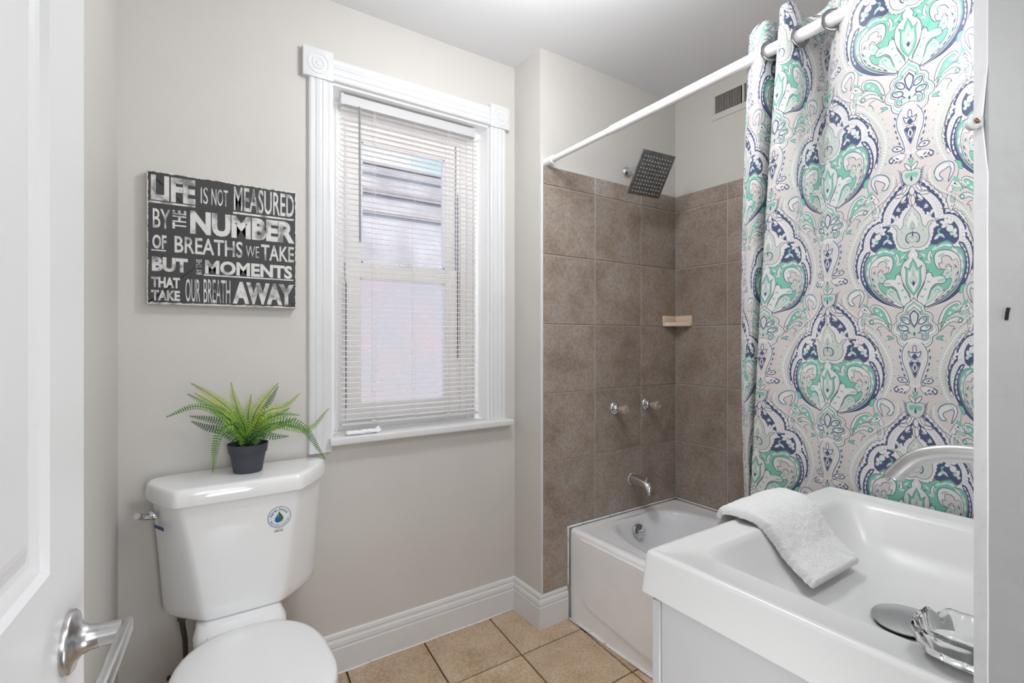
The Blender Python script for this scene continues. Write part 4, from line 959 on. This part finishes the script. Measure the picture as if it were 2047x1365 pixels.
# narrow caulk where tile meets tub, baseboard and paint
bm = bmesh.new(); tube(bm, [(1.47+k*.0955, YT-.010, .4125+.0006*math.sin(k*2.3)) for k in range(9)], .005, 6)
tube(bm, [(XR-.010, YT-.01-k*.18, .4125+.0006*math.sin(k*1.7)) for k in range(9)], .005, 6)
tube(bm, [(1.4665, YT-.011, .15+k*.038) for k in range(8)], .004, 6)
tube(bm, [(1.4675+.0015*math.sin(k*1.9), 1.72-k*.11, .002) for k in range(14)], .0065, 6)
P_('caulk_line', bm, M['caulk'], tb, True)
on = Vector((0,-.95,.32)); oc = Vector((1.850,1.652,.336))
ov = empty('overflow_plate'); loc(ov, tb)
def ovp(name, bm): return obj(name, bm, M['chrome'], ov, True, 40)
bm = bmesh.new(); lathe(bm, [(.036,-.004),(.036,.003),(.033,.007),(.020,.010),(0,.011)], 36, tuple(oc), tuple(on)); ovp('plate', bm)
bm = bmesh.new(); tube(bm, [oc+on*.008, oc+on*.020+Vector((.002,0,.001)), oc+on*.036+Vector((.006,0,.003))], .004, 12, rr=lambda t: .0035+.0025*t)
for dz in (-1,1): lathe(bm, [(.004,0),(.0035,.002),(0,.0025)], 10, tuple(oc+on*.0085+Vector((dz*.016,0,-.004*dz))), tuple(on))
ovp('trip_lever', bm)
# ================================================================== shower curtain
sc_ = root('shower_curtain', (1.36,.55,2.05), 'grey damask and paisley shower curtain in navy and sea green', 'curtain')
img_px, WD, PD = damask_tile()
hh, ww = img_px.shape[:2]
im = bpy.data.images.new('damask_print', ww, hh, alpha=False); buf = np.ones((hh, ww, 4), np.float32); buf[..., :3] = img_px[::-1]
im.pixels.foreach_set(buf.ravel()); im.update(); im.pack()
mc = bpy.data.materials.new('damask_cloth'); mc.use_nodes = True; t = mc.node_tree; b = t.nodes['Principled BSDF']
ti = t.nodes.new('ShaderNodeTexImage'); ti.image = im; ti.extension = 'REPEAT'
uvn = t.nodes.new('ShaderNodeUVMap'); uvn.uv_map = 'print'; t.links.new(uvn.outputs['UV'], ti.inputs['Vector'])
t.links.new(ti.outputs['Color'], b.inputs['Base Color']); b.inputs['Roughness'].default_value = .5; b.inputs['Sheen Weight'].default_value = .15
wv = t.nodes.new('ShaderNodeTexNoise'); wv.inputs['Scale'].default_value = 420; bp = t.nodes.new('ShaderNodeBump'); bp.inputs['Strength'].default_value = .08; bp.inputs['Distance'].default_value = .001
t.links.new(wv.outputs['Fac'], bp.inputs['Height']); t.links.new(bp.outputs['Normal'], b.inputs['Normal'])
# control table: column coordinate, then (bearing, X) of the cloth at rail, middle and lower height
def bear(u): a = (u-1023.5)/F_PX; s_, c_ = math.sin(YAW), math.cos(YAW); return (c_-a*s_)/(s_+a*c_)
CT = [(0.0,1497,1.345,1482,1.385,1488,1.405),(.2,1510,1.318,1492,1.37,1493,1.40),(.42,1530,1.318,1506,1.372,1497,1.402),(.55,1547,1.345,1522,1.40,1503,1.42),(.68,1560,1.385,1531,1.43,1509,1.44),
 (.80,1562,1.36,1527,1.40,1505,1.42),(.92,1556,1.315,1521,1.365,1500,1.395),(1.0,1562,1.292,1530,1.35,1506,1.388),(1.15,1582,1.298,1552,1.345,1528,1.382),(1.3,1596,1.335,1580,1.36,1556,1.385),
 (1.5,1608,1.385,1603,1.385,1590,1.395),(1.75,1632,1.40,1630,1.40,1625,1.405),(2.0,1655,1.385,1654,1.395,1654,1.412),(2.2,1672,1.335,1690,1.375,1690,1.405),(2.45,1700,1.305,1730,1.36,1735,1.39),
 (2.75,1758,1.295,1780,1.355,1785,1.388),(3.0,1812,1.30,1826,1.36,1833,1.39),(3.4,1895,1.31,1905,1.37,1912,1.395),(3.7,1950,1.33,1955,1.375,1960,1.40),(4.0,2010,1.36,2015,1.39,2020,1.41),(4.3,2075,1.345,2080,1.38,2085,1.40)]
def cat1(P, n):
    P = [2*P[0]-P[1]]+P+[2*P[-1]-P[-2]]; out = []
    for i in range(1, len(P)-2):
        for k in range(n):
            t_ = k/n; a, b_, c, d = P[i-1:i+3]; out.append(.5*((2*b_)+(c-a)*t_+(2*a-5*b_+4*c-d)*t_*t_+(3*b_-a-3*c+d)*t_**3))
    return out+[P[-2]]
T_ = [np.array([r[0], r[2], r[2]*bear(r[1]), r[4], r[4]*bear(r[3]), r[6], r[6]*bear(r[5])]) for r in CT]
T_ = np.array(cat1(T_, 8))
nz_ = 90; zs_ = np.linspace(2.128, .26, nz_); me = bpy.data.meshes.new('fabric'); vs = []; uvs = []
def quad(z, a, b_, c):
    z0, z1, z2 = 2.08, 1.38, .80; zc = max(z, .80)
    return a*(zc-z1)*(zc-z2)/((z0-z1)*(z0-z2))+b_*(zc-z0)*(zc-z2)/((z1-z0)*(z1-z2))+c*(zc-z0)*(zc-z1)/((z2-z0)*(z2-z1))
for z in zs_:
    for r in T_:
        x, y = quad(z, r[1], r[3], r[5]), quad(z, r[2], r[4], r[6])
        x += .0025*noise.noise(Vector((r[0]*1.5, z*2.2, 0)))
        vs.append((x, y, z)); uvs.append((r[0]/2, (z-1.541)/PD))
nc = len(T_); fs = [(i*nc+j, i*nc+j+1, (i+1)*nc+j+1, (i+1)*nc+j) for i in range(nz_-1) for j in range(nc-1)]
me.from_pydata(vs, [], fs); ul = me.uv_layers.new(name='print')
for p in me.polygons:
    p.use_smooth = True
    for li in p.loop_indices: ul.data[li].uv = uvs[me.loops[li].vertex_index]
fab = loc(new_obj('fabric', me, mc), sc_)
so_ = fab.modifiers.new('thickness', 'SOLIDIFY'); so_.thickness = .0008; so_.offset = 0
for (u, dx, ang) in ((1541,0,.55), (1600,0,.35), (1668,0,.75)):
    yy = None
    X_ = 1.331; Y_ = X_*bear(u); X_ = rodx(Y_)
    bm = bmesh.new(); ax_ = Vector((math.sin(ang), math.cos(ang), 0))
    rg = [];
    for k in range(36):
        a = 2*PI*k/36; R = frame_to(ax_)
        rg.append([Vector((X_,Y_,2.049))+R@Vector(((.0235+.0048*math.cos(q))*math.cos(a), (.0235+.0048*math.cos(q))*math.sin(a), .0026*math.sin(q))) for q in [2*PI*w/10 for w in range(10)]])
    V = [[bm.verts.new(p) for p in r] for r in rg]
    for i in range(36):
        for j in range(10): bm.faces.new((V[i][j],V[(i+1)%36][j],V[(i+1)%36][(j+1)%10],V[i][(j+1)%10]))
    P_('grommet', bm, M['gunmetal'], sc_, True)
# ================================================================== vanity
va = root('vanity', (1.03,.35,0), 'white vanity cabinet with rectangular resin basin in front of the curtain', 'vanity')
VX0, VX1, VY0_, VY1_ = .676, 1.372, .1015, .603; vcx, vcy, vaw, vbw = (VX0+VX1)/2, (VY0_+VY1_)/2, (VX1-VX0)/2, (VY1_-VY0_)/2
N = 96
def vr(i, z, n=70): return sup(vcx, vcy, vaw-i, vbw-i, n, z, N)
def vb(x0, x1, y0, y1, z, n): return sup((x0+x1)/2, (y0+y1)/2, (x1-x0)/2, (y1-y0)/2, n, z, N)
bm = bmesh.new()
loft(bm, [vr(.012,.826), vr(.0,.826), vr(.0005,.829), vr(.006,.892), vr(.008,.8965), vr(.0125,.8985), vr(.019,.8985), vr(.026,.8950), vb(.752,1.322,.165,.545,.8945,16), vb(.758,1.316,.170,.540,.8925,14),
          vb(.766,1.306,.178,.533,.882,10), vb(.800,1.270,.200,.505,.830,7), vb(.850,1.235,.225,.470,.790,5), vb(.92,1.18,.26,.42,.776,3), vb(.99,1.12,.30,.38,.770,2)], False)
bm.faces.new([v for v in bm.verts][-N:])
P_('basin', bm, M['sink'], va, True, 55)
bm = bmesh.new(); lathe(bm, [(.030,-.006),(.034,-.003),(.046,.004),(.050,.0085),(.049,.0105),(.044,.0120),(.020,.0145),(0,.015)], 44, (1.050,.334,.772), (-.06,.02,1)); P_('drain_stopper', bm, M['nickel'], va, True, 40)
bm = bmesh.new(); lathe(bm, [(.046,0),(.044,.002),(.030,.0025),(.028,-.002)], 36, (1.050,.334,.7695)); P_('drain_ring', bm, M['grime'], va, True)
box_ = lambda name, a, b, m, bev=.001: loc(box(name, a, b, m, None, bev, 1), va)
box_('side_panel', (.690,.112,.03), (.706,.5665,.826), M['cab']); box_('side_panel', (1.340,.112,.03), (1.356,.5665,.826), M['cab'])
box_('back_panel', (.706,.112,.03), (1.340,.122,.826), M['cab']); box_('bottom_panel', (.706,.122,.06), (1.340,.5665,.076), M['cab'])
box_('toe_kick', (.70,.50,0), (1.346,.515,.06), M['cab'])
for a, b in ((.690,1.0215), (1.0245,1.356)):
    dr = box_('door', (a,.569,.075), (b,.587,.815), M['cab'], .002)
    kx = b-.035 if a < .8 else a+.035
    bm = bmesh.new(); lathe(bm, [(.006,0),(.005,.012),(.013,.018),(.014,.024),(.010,.027),(0,.028)], 20, (kx,.587,.70), (0,1,0)); obj('knob', bm, M['nickel'], dr, True, 40)
# faucet
fa = root('basin_faucet', (1.05,.14,.895), 'brushed nickel high arc faucet above the basin', 'faucet')
bm = bmesh.new(); C = cat([(1.05,.145,.9005),(1.05,.145,.99),(1.05,.165,1.050),(1.05,.215,1.080),(1.05,.268,1.083),(1.05,.318,1.066),(1.05,.350,1.030),(1.05,.353,1.024)], 8); tube(bm, C, .0105, 24, flat=(1.35,.85)); P_('spout', bm, M['nickel'], fa, True, 60)
bm = bmesh.new(); lathe(bm, [(.027,0),(.027,.004),(.022,.010),(.018,.014)], 32, (1.05,.145,.8993)); P_('base_flange', bm, M['nickel'], fa, True, 40)
bm = bmesh.new(); tube(bm, [(1.075,.145,.94),(1.105,.145,.95),(1.135,.147,.965)], .006, 14); P_('handle', bm, M['nickel'], fa, True)
# glass dish on the rim
gl = root('glass_dish', (.745,.195,.899), 'small clear cut glass dish on the vanity rim by the doorway', 'glass dish')
bm = bmesh.new(); gc = (.757,.186)
def gring(r, z, n=3.0, notch=0):
    out = []
    for i in range(64):
        a = 2*PI*i/64+PI/4; k = abs(math.cos(a*2+PI/2))
        c_, s_ = math.cos(a), math.sin(a); f = (abs(c_)**n+abs(s_)**n)**(-1/n)
        fac = 1+.018*math.cos(a*12)
        out.append(Vector((gc[0]+r*f*fac*c_, gc[1]+r*f*fac*s_, z-notch*max(0, 1-abs(((a*2/PI)%1)-.5)*7))))
    return out
loft(bm, [gring(.020,.8990), gring(.030,.8992), gring(.037,.904), gring(.0425,.916), gring(.0445,.930,3,.006), gring(.0430,.9335,3,.008), gring(.0375,.9325,3,.008), gring(.0355,.923), gring(.031,.912), gring(.022,.9095), gring(.008,.9085)])
P_('bowl', bm, M['glass'], gl, True, 28)
# towel over the front lip
bm = bmesh.new(); nx_, ns_ = 56, 90
path = cat([(.619,.862,0),(.621,.878,0),(.619,.892,0),(.612,.903,0),(.598,.907,0),(.575,.906,0),(.553,.902,0),(.535,.888,0),(.520,.868,0),(.500,.842,0),(.470,.818,0),(.452,.806,0)], 12)
nP = len(path); top = []; bot = []
for i in range(nP):
    t = i/(nP-1); p = path[i]; d = (path[min(i+1,nP-1)]-path[max(i-1,0)]).normalized(); nrm = Vector((d.y,-d.x,0)); nrm = nrm if nrm.length else Vector((0,1,0))
    if nrm.y < 0 and .3 < t < .7: nrm = -nrm
    rowt, rowb = [], []
    for j in range(nx_+1):
        s = j/nx_
        xl = .950+.03*max(0, t-.45)-.01*math.sin(t*5); xr = 1.160-.02*max(0, t-.5)
        x = xl+(xr-xl)*s+.035*max(0,t-.55)*(s-.2)
        e = min(s, 1-s, t*1.3, (1-t)*1.3); thk = .0145*min(1, (max(e,0)/.035))**.5+.0005
        w = .004*noise.noise(Vector((x*14, t*3.2, 1)))+.0016*noise.noise(Vector((x*60, t*22, 2)))
        up = .006*math.sin(PI*s)*math.sin(PI*min(1, t*1.1))+.008*max(0, s-.45)*math.sin(PI*t)
        base_ = Vector((x, p.x, p.y))
        out = Vector((0, -d.y, d.x)); out = -out
        if out.z < 0 and .25 < t: out = -out
        if t <= .25 and out.y < 0: out = -out
        fuzz = .0009*noise.noise(Vector((x*400, t*160, 7)))
        ragg = .0022*noise.noise(Vector((t*60, 3.3, s)))
        base_.x += ragg
        rowt.append(bm.verts.new(base_+out*(thk+w+up+fuzz))); rowb.append(bm.verts.new(base_+out*(w*.5+up*.55)))
    top.append(rowt); bot.append(rowb)
for G_ in (top, bot):
    for i in range(nP-1):
        for j in range(nx_): bm.faces.new((G_[i][j],G_[i][j+1],G_[i+1][j+1],G_[i+1][j]))
for i in range(nP-1):
    for j in (0, nx_): bm.faces.new((top[i][j],top[i+1][j],bot[i+1][j],bot[i][j]))
for i in (0, nP-1):
    for j in range(nx_): bm.faces.new((top[i][j],top[i][j+1],bot[i][j+1],bot[i][j]))
tag(obj('towel', bm, M['towel'], None, True), 'white terry towel draped over the edge of the vanity basin', 'towel')
